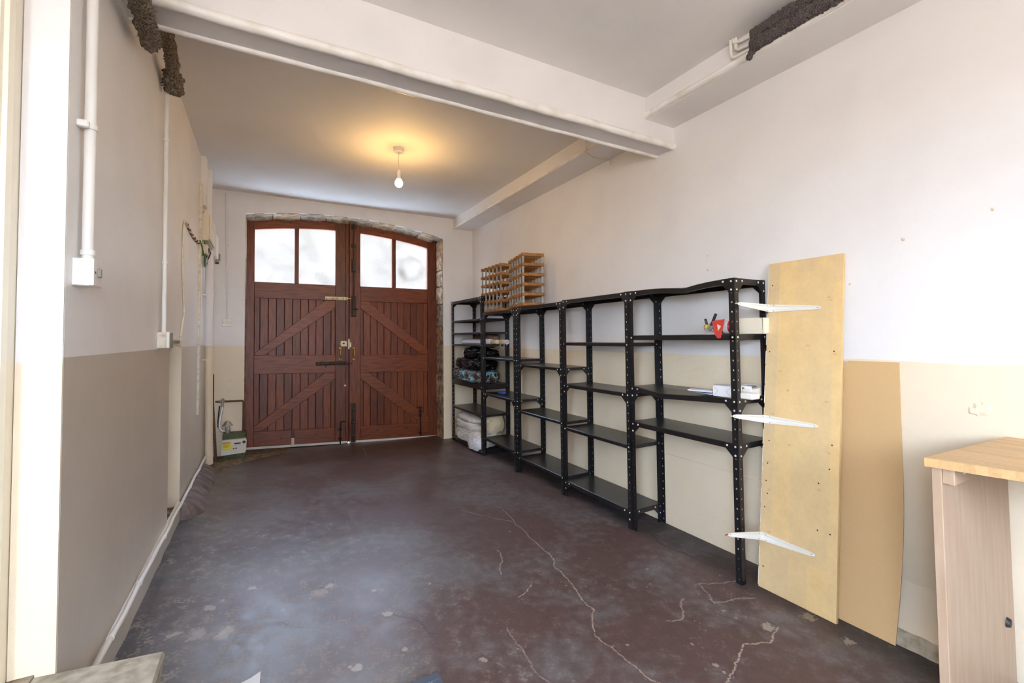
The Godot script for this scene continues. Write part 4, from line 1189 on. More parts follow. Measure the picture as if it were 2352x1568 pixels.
# a shaggy tube: lumpy rings with tufts
func shag(pts: Array, r: float, seed_: int, rag: float) -> SurfaceTool:
	var st := mb()
	var n := FastNoiseLite.new()
	n.seed = seed_
	n.frequency = 9.0
	n.fractal_octaves = 3
	var cv := Curve3D.new()
	for i in pts.size():
		var d: Vector3 = (pts[mini(i + 1, pts.size() - 1)] - pts[maxi(i - 1, 0)]) / 6.0
		cv.add_point(pts[i], -d, d)
	var len := cv.get_baked_length()
	var m := maxi(int(len / .009), 8)
	var seg := 28
	var rings := []
	for i in m + 1:
		var p := cv.sample_baked(len * i / m)
		var q := cv.sample_baked(minf(len * i / m + .005, len))
		var p2 := cv.sample_baked(maxf(len * i / m - .005, 0))
		var b := frame_at(q - p2)
		var ring := []
		var endk := 1.0 if i > 0 and i < m else 0.55
		for k in seg:
			var a := TAU * k / seg
			var dir := b.x * cos(a) + b.y * sin(a)
			var v := p + dir * r
			var e := n.get_noise_3dv(v * 6.0) * rag + n.get_noise_3dv(v * 1.6) * rag * 0.9 + n.get_noise_3dv(v * 13.0) * rag * .45
			ring.append(p + dir * r * endk * (1.0 + e) + b.z * e * .02)
		rings.append(ring)
	for i in m:
		for k in seg:
			var j := (k + 1) % seg
			quad(st, rings[i][k], rings[i][j], rings[i + 1][j], rings[i + 1][k], 1)
	for k in range(1, seg - 1):
		tri(st, rings[0][0], rings[0][k + 1], rings[0][k])
		tri(st, rings[m][0], rings[m][k], rings[m][k + 1])
	var rg := RandomNumberGenerator.new()
	rg.seed = seed_
	for s in int(len * 900):   # loose fibres
		var i := rg.randi_range(0, m)
		var k := rg.randi_range(0, seg - 1)
		var p: Vector3 = rings[i][k]
		var c := cv.sample_baked(len * i / m)
		var d := ((p - c).normalized() + Vector3(rg.randf_range(-1, 1), rg.randf_range(-1, 1), rg.randf_range(-1, 1)) * .8).normalized() * rg.randf_range(.005, .016)
		var w := Vector3(rg.randf_range(-1, 1), rg.randf_range(-1, 1), rg.randf_range(-1, 1)) * .0006
		tri(st, p - w, p + w, p + d)
		tri(st, p + w, p - w, p + d)
	return st

# ---------------------------------------------------------------- slotted steel shelving
const PITCH := 0.0575
const ANG := 0.038

# one flange of an angle post lying in the x (width) y (length) plane, holes right through
func flange(st: SurfaceTool, len: float, t: Transform3D) -> void:
	var n := int(len / PITCH)
	var off := (len - n * PITCH) * 0.5
	var th := 0.002
	var c := ANG * 0.5
	var F := func(x: float, y: float, z: float) -> Vector3: return t * Vector3(x, y, z)
	for e: Vector2 in [Vector2(0, off), Vector2(len - off, len)]:
		quad(st, F.call(0, e.x, 0), F.call(ANG, e.x, 0), F.call(ANG, e.y, 0), F.call(0, e.y, 0))
		quad(st, F.call(0, e.y, -th), F.call(ANG, e.y, -th), F.call(ANG, e.x, -th), F.call(0, e.x, -th))
	quad(st, F.call(ANG, 0, 0), F.call(ANG, 0, -th), F.call(ANG, len, -th), F.call(ANG, len, 0))
	quad(st, F.call(0, 0, -th), F.call(0, 0, 0), F.call(0, len, 0), F.call(0, len, -th))
	quad(st, F.call(0, len, 0), F.call(ANG, len, 0), F.call(ANG, len, -th), F.call(0, len, -th))
	for k in n:
		var y0 := off + k * PITCH
		var o := []
		var i := []
		for s in 8:
			var a := TAU * s / 8.0
			var d := Vector2(cos(a), sin(a))
			var m := maxf(absf(d.x), absf(d.y))
			o.append(Vector2(c + d.x / m * c, y0 + PITCH * .5 + d.y / m * PITCH * .5))
			i.append(Vector2(c + d.x * .0058, y0 + PITCH * .5 + d.y * .0058))
		for s in 8:
			var j := (s + 1) % 8
			quad(st, F.call(o[s].x, o[s].y, 0), F.call(o[j].x, o[j].y, 0), F.call(i[j].x, i[j].y, 0), F.call(i[s].x, i[s].y, 0))
			quad(st, F.call(i[s].x, i[s].y, -th), F.call(i[j].x, i[j].y, -th), F.call(o[j].x, o[j].y, -th), F.call(o[s].x, o[s].y, -th))
			quad(st, F.call(i[s].x, i[s].y, 0), F.call(i[j].x, i[j].y, 0), F.call(i[j].x, i[j].y, -th), F.call(i[s].x, i[s].y, -th))

var post_mesh := {}
func post(len: float) -> Mesh:
	if post_mesh.has(len): return post_mesh[len]
	X = Transform3D()
	var st := mb()
	# corner at the origin; flanges along +x (facing +z) and along -z (facing -x)
	flange(st, len, Transform3D())
	flange(st, len, Transform3D(Basis(Vector3(0, 0, 1), Vector3.UP, Vector3(-1, 0, 0)), Vector3(0, 0, -ANG)))
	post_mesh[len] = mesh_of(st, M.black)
	return post_mesh[len]

# tray shelf w (x) by d (z), centre at the origin, top at y 0; dent(z, x) lowers the front edge
func tray(w: float, d: float, fl: float, dent: Callable) -> Array:
	var st := mb()
	var n := 28
	var hw := w / 2
	var hd := d / 2
	var D := func(x: float, y: float, z: float) -> Vector3:
		var f: float = clampf((hw - x) / w * 1.6 - 0.6, 0, 1)
		var q: Vector2 = dent.call(z)
		return Vector3(x + q.y * f, y + q.x * f, z)
	var xs := [-hw, -hw + .05, -hw + .1, 0.0, hw]
	for k in n:
		var za := lerpf(-hd, hd, k / float(n))
		var zb := lerpf(-hd, hd, (k + 1) / float(n))
		for i in 4:
			quad(st, D.call(xs[i], 0, za), D.call(xs[i], 0, zb), D.call(xs[i + 1], 0, zb), D.call(xs[i + 1], 0, za))
			quad(st, D.call(xs[i], -.0015, zb), D.call(xs[i], -.0015, za), D.call(xs[i + 1], -.0015, za), D.call(xs[i + 1], -.0015, zb))
	var top := st
	st = mb()
	for k in n:
		var za := lerpf(-hd, hd, k / float(n))
		var zb := lerpf(-hd, hd, (k + 1) / float(n))
		var e := 0.004
		quad(st, D.call(-hw, 0, zb), D.call(-hw, 0, za), D.call(-hw - e, -e, za), D.call(-hw - e, -e, zb))
		quad(st, D.call(-hw - e, -e, zb), D.call(-hw - e, -e, za), D.call(-hw - e, -fl, za), D.call(-hw - e, -fl, zb))
		quad(st, D.call(-hw - e, -fl, zb), D.call(-hw - e, -fl, za), D.call(-hw + .012, -fl, za), D.call(-hw + .012, -fl, zb))
		quad(st, D.call(-hw, -.002, za), D.call(-hw, -.002, zb), D.call(-hw, -fl, zb), D.call(-hw, -fl, za))
	box(st, Vector3(hw, -fl, -hd), Vector3(hw + .003, 0, hd))
	for s: float in [-1.0, 1.0]:
		var z0 := s * hd
		var z1 := s * (hd + .003)
		box(st, Vector3(-hw, -fl, minf(z0, z1)), Vector3(hw, 0, maxf(z0, z1)))
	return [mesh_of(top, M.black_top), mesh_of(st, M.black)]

var bolt_m: Mesh
var gusset_m: Mesh
func gusset() -> Mesh:
	if gusset_m == null:
		X = Transform3D()
		var st := mb()
		prism(st, PackedVector2Array([Vector2(0, 0), Vector2(0, -.085), Vector2(.036, -.085), Vector2(.040, -.075), Vector2(.080, -.036), Vector2(.085, -.03), Vector2(.085, 0)]), .002)
		gusset_m = mesh_of(st, M.black)
		st = mb()
		lathe(st, [Vector2(0, 0), Vector2(.0068, 0), Vector2(.0062, .0025), Vector2(.0035, .0045), Vector2(0, .005)], Transform3D(Basis(Vector3.RIGHT, PI / 2), Vector3.ZERO), 8)
		bolt_m = mesh_of(st, M.zinc)
	return gusset_m

func shelving(label: String, xf: float, z0: float, z1: float, ht: float, shelves: Array, yb := 0.0) -> Node3D:
	# shelves: [top height, flange height, gusset, dent]
	var xb := 2.722
	var zc := (z0 + z1) / 2
	var t := thing("metal_shelf_unit", label, "shelving", Vector3((xf + xb) / 2, yb, zc), "black metal shelf units along the right wall")
	gusset()
	var hx := (xb - xf) / 2
	var hz := (z1 - z0) / 2 - .001
	# the post mesh covers the front near corner; the other corners are turned copies
	var corners := [[Vector3(-hx, 0, hz), 0.0], [Vector3(-hx, 0, -hz), -PI / 2], [Vector3(hx, 0, -hz), PI], [Vector3(hx, 0, hz), PI / 2]]
	for c: Array in corners:
		place("post", post(ht), t, Transform3D(Basis(Vector3.UP, c[1]), c[0]))
	var flat := func(_z: float) -> Vector2: return Vector2.ZERO
	X = Transform3D()
	for s: Array in shelves:
		var dent: Callable = s[3] if s.size() > 3 else flat
		var tr := tray(2 * hx - .008, 2 * hz - .008, s[1], dent)
		var sh := place("shelf", tr[0], t, Transform3D(Basis(), Vector3(0, s[0] - yb, 0)))
		place("flange", tr[1], sh)
		for c: Array in corners:
			var front: bool = c[0].x < 0
			var near: bool = c[0].z > 0
			var sx := 1.0 if front else -1.0
			var sz := -1.0 if near else 1.0
			var cy: float = -s[1] * .5
			# bolts through the front or back flange and through the side flange
			var fx := c[0].x as float - sx * .001
			var fz := c[0].z as float - sz * .001
			place("bolt", bolt_m, sh, Transform3D(Basis(Vector3.UP, -PI / 2 * sx), Vector3(fx, cy, c[0].z + sz * .019)))
			place("bolt", bolt_m, sh, Transform3D(Basis(Vector3.UP, 0.0 if near else PI), Vector3(c[0].x + sx * .019, cy, fz)))
			if s[2]:
				var gb := Basis(Vector3(0, 0, sz), Vector3.UP, Vector3(-sx, 0, 0))
				place("gusset", gusset_m, sh, Transform3D(gb, Vector3(c[0].x - (0.0 if front else 0.0) + (-.0022 if front else .0022) * (0.0), 0, c[0].z)))
				place("gusset", gusset_m, sh, Transform3D(Basis(Vector3(sx, 0, 0), Vector3.UP, Vector3(0, 0, -sz)), Vector3(c[0].x, 0, c[0].z)))
				for p: Vector2 in [Vector2(.019, -.068), Vector2(.072, -.016)]:
					place("bolt", bolt_m, sh, Transform3D(Basis(Vector3.UP, -PI / 2 * sx), Vector3(c[0].x - sx * .0025, p.y, c[0].z + sz * p.x)))
					place("bolt", bolt_m, sh, Transform3D(Basis(Vector3.UP, 0.0 if near else PI), Vector3(c[0].x + sx * p.x, p.y, c[0].z - sz * .0025)))
	return t

func build_shelves() -> void:
	var n := false
	shelving("tall far shelf unit with eight shelves holding cloths and bags, at the end wall", 2.355, -6.02, -5.01, 1.958, [[1.957, .034, true], [1.684, .026, n], [1.514, .026, n], [1.357, .024, n], [.862, .066, n], [.487, .026, n], [.056, .03, n]])
	shelving("empty shelf unit under the far wine rack, second from the end wall", 2.37, -5.01, -4.20, 1.752, [[1.750, .034, true], [1.204, .026, n], [.768, .028, true], [.222, .028, n]])
	shelving("empty middle shelf unit with three lower shelves, third from the end wall", 2.40, -4.20, -3.377, 1.77, [[1.768, .034, true], [1.156, .026, true], [.662, .026, n], [.166, .028, n]])
	shelving("empty shelf unit with four lower shelves, fourth from the end wall", 2.41, -3.377, -2.525, 1.782, [[1.780, .034, true], [1.391, .026, n], [1.012, .030, true], [.622, .028, n], [.14, .036, true]])
	var dip := func(z: float) -> Vector2:
		var k := clampf(1.0 - absf(z - 0.045) / 0.34, 0, 1)
		return Vector2(-0.022 * k * k, 0.03 * k * k)
	var bent := func(z: float) -> Vector2:
		var k := clampf(1.0 - absf(z + 0.145) / (0.24 if z < -0.145 else 0.5), 0, 1)
		return Vector2(-0.026 * k, -0.006 * k)
	shelving("nearest shelf unit with bent shelf edges, beside the leaning board", 2.42, -2.525, -1.655, 1.783, [[1.781, .036, true, dip], [1.448, .034, n], [1.068, .034, true, bent], [.806, .034, true]])

# ---------------------------------------------------------------- wine racks
func wine_rack(label: String, at: Vector3, turn: float, cols: int, rows: int, pz: float, py: float, dep: float) -> void:
	var t := thing("wine_rack", label, "wine rack", at, "wooden wine racks on the shelf units")
	t.rotation.y = turn
	X = Transform3D()
	var s := .017
	var bars := []
	for k in 3:
		var st := mb()
		box(st, Vector3(0, -s, -s), Vector3(dep, s, s), .004)
		bars.append(mesh_of(st, M.rack_wood[k]))
	var st := mb()
	box(st, Vector3(-.0008, .0, -.011), Vector3(.0008, py * (rows - 1), .011))
	var strip := mesh_of(st, M.strip)
	rng.seed = int(at.z * 100) + 900
	# local x runs to the wall, local -z away from the camera
	for c in cols:
		for r in rows:
			place("bar", bars[rng.randi_range(0, 2)], t, Transform3D(Basis(), Vector3(rng.randf_range(-.003, .003), s + r * py, -c * pz)))
		for x: float in [.018, dep - .018]:
			place("strip", strip, t, Transform3D(Basis(Vector3.UP, PI / 2), Vector3(x, s, -c * pz)))

func build_racks() -> void:
	wine_rack("far wooden wine rack, standing beside the tall shelf unit", Vector3(2.378, 1.752, -4.565), deg_to_rad(0), 6, 6, .0985, .1035, .225)
	wine_rack("near wooden wine rack turned slightly, casting a shadow on the wall", Vector3(2.355, 1.772, -4.02), deg_to_rad(-13), 6, 6, .100, .1045, .25)

# ---------------------------------------------------------------- soft heaps
func heap(c: Vector3, r: Vector3, seed_: int, folds: float, ff: float, square := 0.6, flat_base := true, res := 44) -> SurfaceTool:
	var st := mb()
	var n := FastNoiseLite.new()
	n.seed = seed_
	n.frequency = 1.0
	n.fractal_type = FastNoiseLite.FRACTAL_RIDGED
	n.fractal_octaves = 2
	var g := FastNoiseLite.new()
	g.seed = seed_ + 5
	g.frequency = 1.0
	var pw := func(v: float) -> float: return signf(v) * pow(absf(v), square)
	var grid := []
	for i in res + 1:
		var th := PI * i / res
		var row := []
		for j in res * 2 + 1:
			var ph := TAU * (j % (res * 2)) / (res * 2.0)
			var d := Vector3(pw.call(sin(th)) * pw.call(cos(ph)), pw.call(cos(th)), pw.call(sin(th)) * pw.call(sin(ph)))
			var v := Vector3(d.x * r.x, d.y * r.y, d.z * r.z)
			var w := v * ff
			w += Vector3(g.get_noise_3dv(w * .5), g.get_noise_3dv(w * .5 + Vector3(9, 0, 0)), g.get_noise_3dv(w * .5 + Vector3(0, 9, 0))) * 1.4
			var e := n.get_noise_3dv(Vector3(w.x * 1.2, w.y * 2.4, w.z * .8)) * folds + g.get_noise_3dv(v * ff * .35) * folds * 1.5
			v += d.normalized() * e
			if flat_base and v.y < -r.y * .92: v.y = -r.y * .92
			row.append(c + v)
		grid.append(row)
	for i in res:
		for j in res * 2:
			quad(st, grid[i][j], grid[i][j + 1], grid[i + 1][j + 1], grid[i + 1][j], 1)
	return st

func soft(called: String, label: String, cat: String, c: Vector3, r: Vector3, seed_: int, folds: float, ff: float, m: Material, square := 0.6, group := "") -> Node3D:
	X = Transform3D(Basis(), -c)
	var o := part(called, heap(c, r, seed_, folds, ff, square), m, null)
	o.position = c
	tag(o, label, cat, group)
	return o

func build_goods() -> void:
	# tall unit: linen at the bottom
	soft("dust_sheet", "wide crumpled cream sheet at the bottom of the tall shelf unit", "sheet", Vector3(2.52, .146, -5.50), Vector3(.165, .08, .45), 3, .030, 13, M.sheet, .5, "linen in the tall shelf unit")
	soft("dust_sheet", "folded off-white sheet in the middle of the linen pile", "sheet", Vector3(2.53, .275, -5.58), Vector3(.165, .045, .37), 9, .024, 15, M.sheet, .5, "linen in the tall shelf unit")
	soft("pillow", "smooth greyish white pillow near the top of the linen pile", "pillow", Vector3(2.52, .362, -5.62), Vector3(.15, .042, .34), 12, .016, 10, M.sheet, .7, "linen in the tall shelf unit")
	soft("dust_sheet", "bundled grey sheet squeezed under the shelf at the top of the linen pile", "sheet", Vector3(2.58, .43, -5.64), Vector3(.11, .024, .28), 15, .024, 16, M.sheet, .6, "linen in the tall shelf unit")
	soft("blanket", "folded warm cream blanket at the open side of the linen pile", "blanket", Vector3(2.565, .34, -5.125), Vector3(.125, .105, .085), 18, .020, 18, M.sheet_warm, .5, "linen in the tall shelf unit")
	soft("dust_sheet", "white sheet corner spilling over the bottom shelf edge", "sheet", Vector3(2.385, .105, -5.25), Vector3(.06, .085, .20), 22, .024, 18, M.paper, .7, "linen in the tall shelf unit")
	# duvet cover and black bags
	var duvet := M.brown_cloth.duplicate() as StandardMaterial3D
	duvet.albedo_color = Color.WHITE
	duvet.albedo_texture = noise_tex(0.009, [0.0, h("2c1f1b"), 0.36, h("3b2a24"), 0.38, h("7d5f52"), 0.545, h("856558"), 0.56, h("6fc4d6"), 0.67, h("8ad4e2"), 0.68, h("2c1f1b"), 1.0, h("251b18")], 82, 512, FastNoiseLite.TYPE_SIMPLEX, 2)
	duvet.uv1_triplanar = true
	duvet.uv1_scale = Vector3(1.5, 1.5, 1.5)
	soft("duvet_cover", "brown and turquoise patterned duvet cover bulging over the deep shelf", "bedding", Vector3(2.485, .940, -5.52), Vector3(.175, .080, .44), 25, .026, 14, duvet, .55)
	soft("bin_bag", "large shiny black plastic bag lying on the patterned duvet cover", "plastic bag", Vector3(2.50, 1.095, -5.52), Vector3(.155, .066, .44), 28, .030, 16, M.bin_bag, .6)
	soft("bin_bag", "smaller black plastic bag on top under the blind rolls", "plastic bag", Vector3(2.53, 1.238, -5.40), Vector3(.14, .062, .32), 33, .028, 18, M.bin_bag, .6)
	soft("plastic_sheet", "scrap of white plastic poking from the upper black bag", "plastic", Vector3(2.43, 1.235, -5.66), Vector3(.035, .04, .07), 36, .012, 24, M.paper, .8)
	soft("brown_cloth", "rolled brown cloth lying behind the white blind roll", "cloth", Vector3(2.60, 1.432, -5.42), Vector3(.075, .052, .34), 39, .012, 14, M.brown_cloth, .7)
	var t := thing("blind_roll", "white roller blind on the upper shelf of the tall unit", "roller blind", Vector3(2.47, 1.39, -5.3))
	var st := mb(); tube(st, [Vector3(2.47, 1.392, -5.85), Vector3(2.475, 1.392, -4.98)], .033, 16); part("fabric_roll", st, M.paper, t)
	st = mb(); tube(st, [Vector3(2.475, 1.391, -4.985), Vector3(2.477, 1.391, -4.83)], .027, 14); part("core", st, M.sheet_warm, t)
	st = mb(); tube(st, [Vector3(2.477, 1.391, -4.835), Vector3(2.477, 1.391, -4.815)], .019, 14); tube(st, [Vector3(2.477, 1.391, -4.82), Vector3(2.477, 1.391, -4.808)], .007, 8); part("end_cap", st, M.card, t)
	t = thing("blind_roll", "tan wooden roller with wound cord sticking out of the tall unit", "roller blind", Vector3(2.54, 1.385, -5.1))
	st = mb(); tube(st, [Vector3(2.56, 1.386, -5.8), Vector3(2.545, 1.388, -4.72)], .027, 14); part("roller", st, M.card, t)
	st = mb()
	for k in 4: tube(st, [Vector3(2.545, 1.388, -4.80 - k * .02), Vector3(2.545, 1.388, -4.812 - k * .02)], .030, 14)
	part("cord_winding", st, M.sheet_warm, t)
	st = mb(); tube(st, [Vector3(2.545, 1.388, -4.722), Vector3(2.544, 1.388, -4.70)], .029, 16); part("end_cap", st, M.paper, t, "round white end cap")
	st = mb(); tube(st, [Vector3(2.544, 1.388, -4.702), Vector3(2.544, 1.388, -4.694)], .007, 8); part("pin", st, M.greybox, t)
	st = mb(); tube(st, [Vector3(2.52, 1.37, -4.72), Vector3(2.51, 1.31, -4.73), Vector3(2.515, 1.285, -4.78), Vector3(2.52, 1.31, -4.83), Vector3(2.53, 1.36, -4.84)], .003, 5); tube(st, [Vector3(2.51, 1.36, -4.80), Vector3(2.49, 1.30, -4.92), Vector3(2.48, 1.31, -5.02), Vector3(2.46, 1.37, -5.08)], .0025, 5); part("pull_cord", st, M.sheet_warm, t)
	# blue strap on the second unit
	t = thing("blue_strap", "coiled blue strap on an otherwise empty shelf", "strap", Vector3(2.50, .77, -4.76))
	st = mb()
	for k in 3:
		var pts := []
		for s in 21: pts.append(Vector3(2.50 + .032 * cos(TAU * s / 20.0), .779 + k * .008 + .002 * sin(s * 1.7 + k), -4.76 + .075 * sin(TAU * s / 20.0)))
		tube(st, pts, .005, 6, false)
	part("coil", st, M.blue, t)

	# nearest unit: extinguisher, boxes, papers
	var y2 := 1.4485
	t = thing("fire_extinguisher", "small red fire extinguisher lying on the nearest upper shelf", "extinguisher", Vector3(2.50, y2, -1.78))
	var ex := Transform3D(Basis(Vector3.RIGHT, PI / 2), Vector3(2.50, y2 + .046, -1.835))
	st = mb(); lathe(st, [Vector2(0, .0), Vector2(.016, .0), Vector2(.018, .012), Vector2(.034, .030), Vector2(.043, .05), Vector2(.043, .10), Vector2(.036, .113), Vector2(0, .115)], ex, 24); part("cylinder", st, M.red, t)
	st = mb(); lathe(st, [Vector2(.0432, .062), Vector2(.0436, .063), Vector2(.0436, .099), Vector2(.0432, .10)], ex, 24); part("label_band", st, M.paper, t)
	st = mb(); tube(st, [Vector3(2.50, y2 + .046, -1.835), Vector3(2.50, y2 + .046, -1.862)], .014, 12); part("valve_neck", st, M.steel, t)
	st = mb(); box(st, Vector3(2.488, y2 + .02, -1.885), Vector3(2.512, y2 + .075, -1.860), .005); tube(st, [Vector3(2.495, y2 + .05, -1.872), Vector3(2.47, y2 + .04, -1.868), Vector3(2.445, y2 + .028, -1.86)], .012, 10); part("valve_body", st, M.greybox, t)
	st = mb()
	box(st, Vector3(-.008, 0, -.007), Vector3(.008, .085, .007), .003, Transform3D(Basis(Vector3.RIGHT, .45), Vector3(2.49, y2 + .055, -1.87)))
	box(st, Vector3(-.008, 0, -.006), Vector3(.008, .085, .006), .003, Transform3D(Basis(Vector3.RIGHT, -.28), Vector3(2.485, y2 + .02, -1.885)))
	part("lever", st, M.dark, t, "black operating levers")
	st = mb(); tube(st, [Vector3(2.448, y2 + .052, -1.875), Vector3(2.462, y2 + .052, -1.875)], .011, 12); part("safety_tag", st, M.yellow, t, "yellow safety tag")
	st = mb(); tube(st, [Vector3(2.445, y2 + .028, -1.86), Vector3(2.43, y2 + .024, -1.855)], .010, 12); part("gauge", st, M.steel, t)
	st = mb()
	var ring := []
	for k in 13: ring.append(Vector3(2.48, y2 + .045 + .018 * sin(TAU * k / 12.0), -1.903 + .012 * cos(TAU * k / 12.0)))
	tube(st, ring, .002, 5, false); part("pin_ring", st, M.red, t)
	t = thing("storage_box", "open cream plastic box behind the extinguisher on the nearest upper shelf", "box", Vector3(2.62, y2, -1.75))
	st = mb()
	var bl := Vector3(2.60, y2, -1.93)
	var bh := Vector3(2.675, y2 + .098, -1.60)
	box(st, bl, Vector3(bl.x + .004, bh.y, bh.z), .001); box(st, Vector3(bh.x - .004, bl.y, bl.z), bh, .001)
	box(st, Vector3(bl.x, bl.y, bl.z), Vector3(bh.x, bh.y, bl.z + .004), .001); box(st, Vector3(bl.x, bl.y, bh.z - .004), bh, .001)
	box(st, bl, Vector3(bh.x, bl.y + .004, bh.z), .001)
	part("tub", st, M.trim_cream, t)
	t = thing("red_card", "torn red card pennant hanging over the upper shelf edge", "card", Vector3(2.425, y2, -1.76))
	st = mb(); prism(st, PackedVector2Array([Vector2(-.045, .082), Vector2(.035, .092), Vector2(.008, -.022), Vector2(-.012, -.024), Vector2(-.03, .0)]), .0015, move_to(Vector3(2.412, y2, -1.755), Vector3(.12, 0, 1).normalized())); part("sheet", st, M.red_card, t)
	st = mb(); prism(st, PackedVector2Array([Vector2(-.012, .062), Vector2(.012, .05), Vector2(-.008, .02)]), .0006, move_to(Vector3(2.4105, y2, -1.755), Vector3(.12, 0, 1).normalized())); part("arrow", st, M.card, t)
	t = thing("white_lead", "loose white lead looped beside the extinguisher", "lead", Vector3(2.48, y2, -1.95))
	st = mb(); tube(st, [Vector3(2.47, y2 + .005, -1.83), Vector3(2.46, y2 + .005, -1.93), Vector3(2.48, y2 + .006, -2.02), Vector3(2.52, y2 + .006, -2.03), Vector3(2.53, y2 + .008, -1.95), Vector3(2.51, y2 + .010, -1.89)], .0045, 6); part("core", st, M.pvc, t)
	var y3 := 1.069
	t = thing("paper_pack", "white wrapped paper pack with folded flap on the nearest middle shelf", "paper pack", Vector3(2.46, y3, -1.76))
	st = mb(); box(st, Vector3(2.443, y3, -1.835), Vector3(2.545, y3 + .067, -1.708), .002); part("pack", st, M.paper, t)
	st = mb()
	var fx := 2.4425
	for s: Array in [[-1.833, .065, -1.80, .034], [-1.833, .002, -1.80, .034], [-1.710, .065, -1.743, .034], [-1.710, .002, -1.743, .034]]:
		tube(st, [Vector3(fx, y3 + s[1], s[0]), Vector3(fx, y3 + s[3], s[2])], .0008, 4)
	part("flap_crease", st, M.greybox, t)
	t = thing("leaflets", "fanned white and dark leaflets beside the wrapped paper pack", "leaflets", Vector3(2.46, y3, -1.9))
	for k in 5:
		st = mb(); box(st, Vector3(-.05, 0, -.075), Vector3(.05, .004, .075), .0005, Transform3D(Basis(Vector3.UP, .25 * k - .5), Vector3(2.50 - .008 * k, y3 + .001 + k * .0055, -1.89 - .012 * k)))
		part("leaflet", st, [M.dark, M.paper, M.blue, M.paper, M.paper][k], t)
	t = thing("picture_card", "small white card printed with a dark frame behind the white plastic case", "card", Vector3(2.56, y3, -1.70))
	st = mb(); box(st, Vector3(2.556, y3, -1.77), Vector3(2.56, y3 + .065, -1.655), .0005); part("card", st, M.paper, t)
	st = mb(); box(st, Vector3(2.5545, y3 + .02, -1.735), Vector3(2.5562, y3 + .055, -1.70), .0003); part("printed_frame", st, M.dark, t)
	t = thing("plastic_case", "low white moulded plastic case on the nearest middle shelf", "case", Vector3(2.47, y3, -1.57))
	st = mb(); box(st, Vector3(2.452, y3, -1.655 + .02), Vector3(2.53, y3 + .036, -1.665 + .2 - .05), .006); part("cover", st, M.gloss_white, t)
	t.position.z -= .07
	t = thing("tape_roll", "wide roll of cream masking tape tilted behind the plastic case", "tape roll", Vector3(2.62, y3 + .035, -1.70))
	var tx := Transform3D(Basis(Vector3(0.3, 0, 1).normalized(), .22), Vector3(2.615, y3 + .012, -1.70))
	st = mb(); lathe(st, [Vector2(.040, 0), Vector2(.060, 0), Vector2(.060, .048), Vector2(.040, .048), Vector2(.040, 0)], tx, 28); part("tape", st, M.sheet, t)
	st = mb(); lathe(st, [Vector2(.036, 0.001), Vector2(.0402, 0.001), Vector2(.0402, .047), Vector2(.036, .047), Vector2(.036, 0.001)], tx, 28); part("core", st, M.greybox, t)

# ---------------------------------------------------------------- boards, brackets, workbench, step
func lean(py: float) -> float: return 2.5 + 0.2 / 1.88 * py

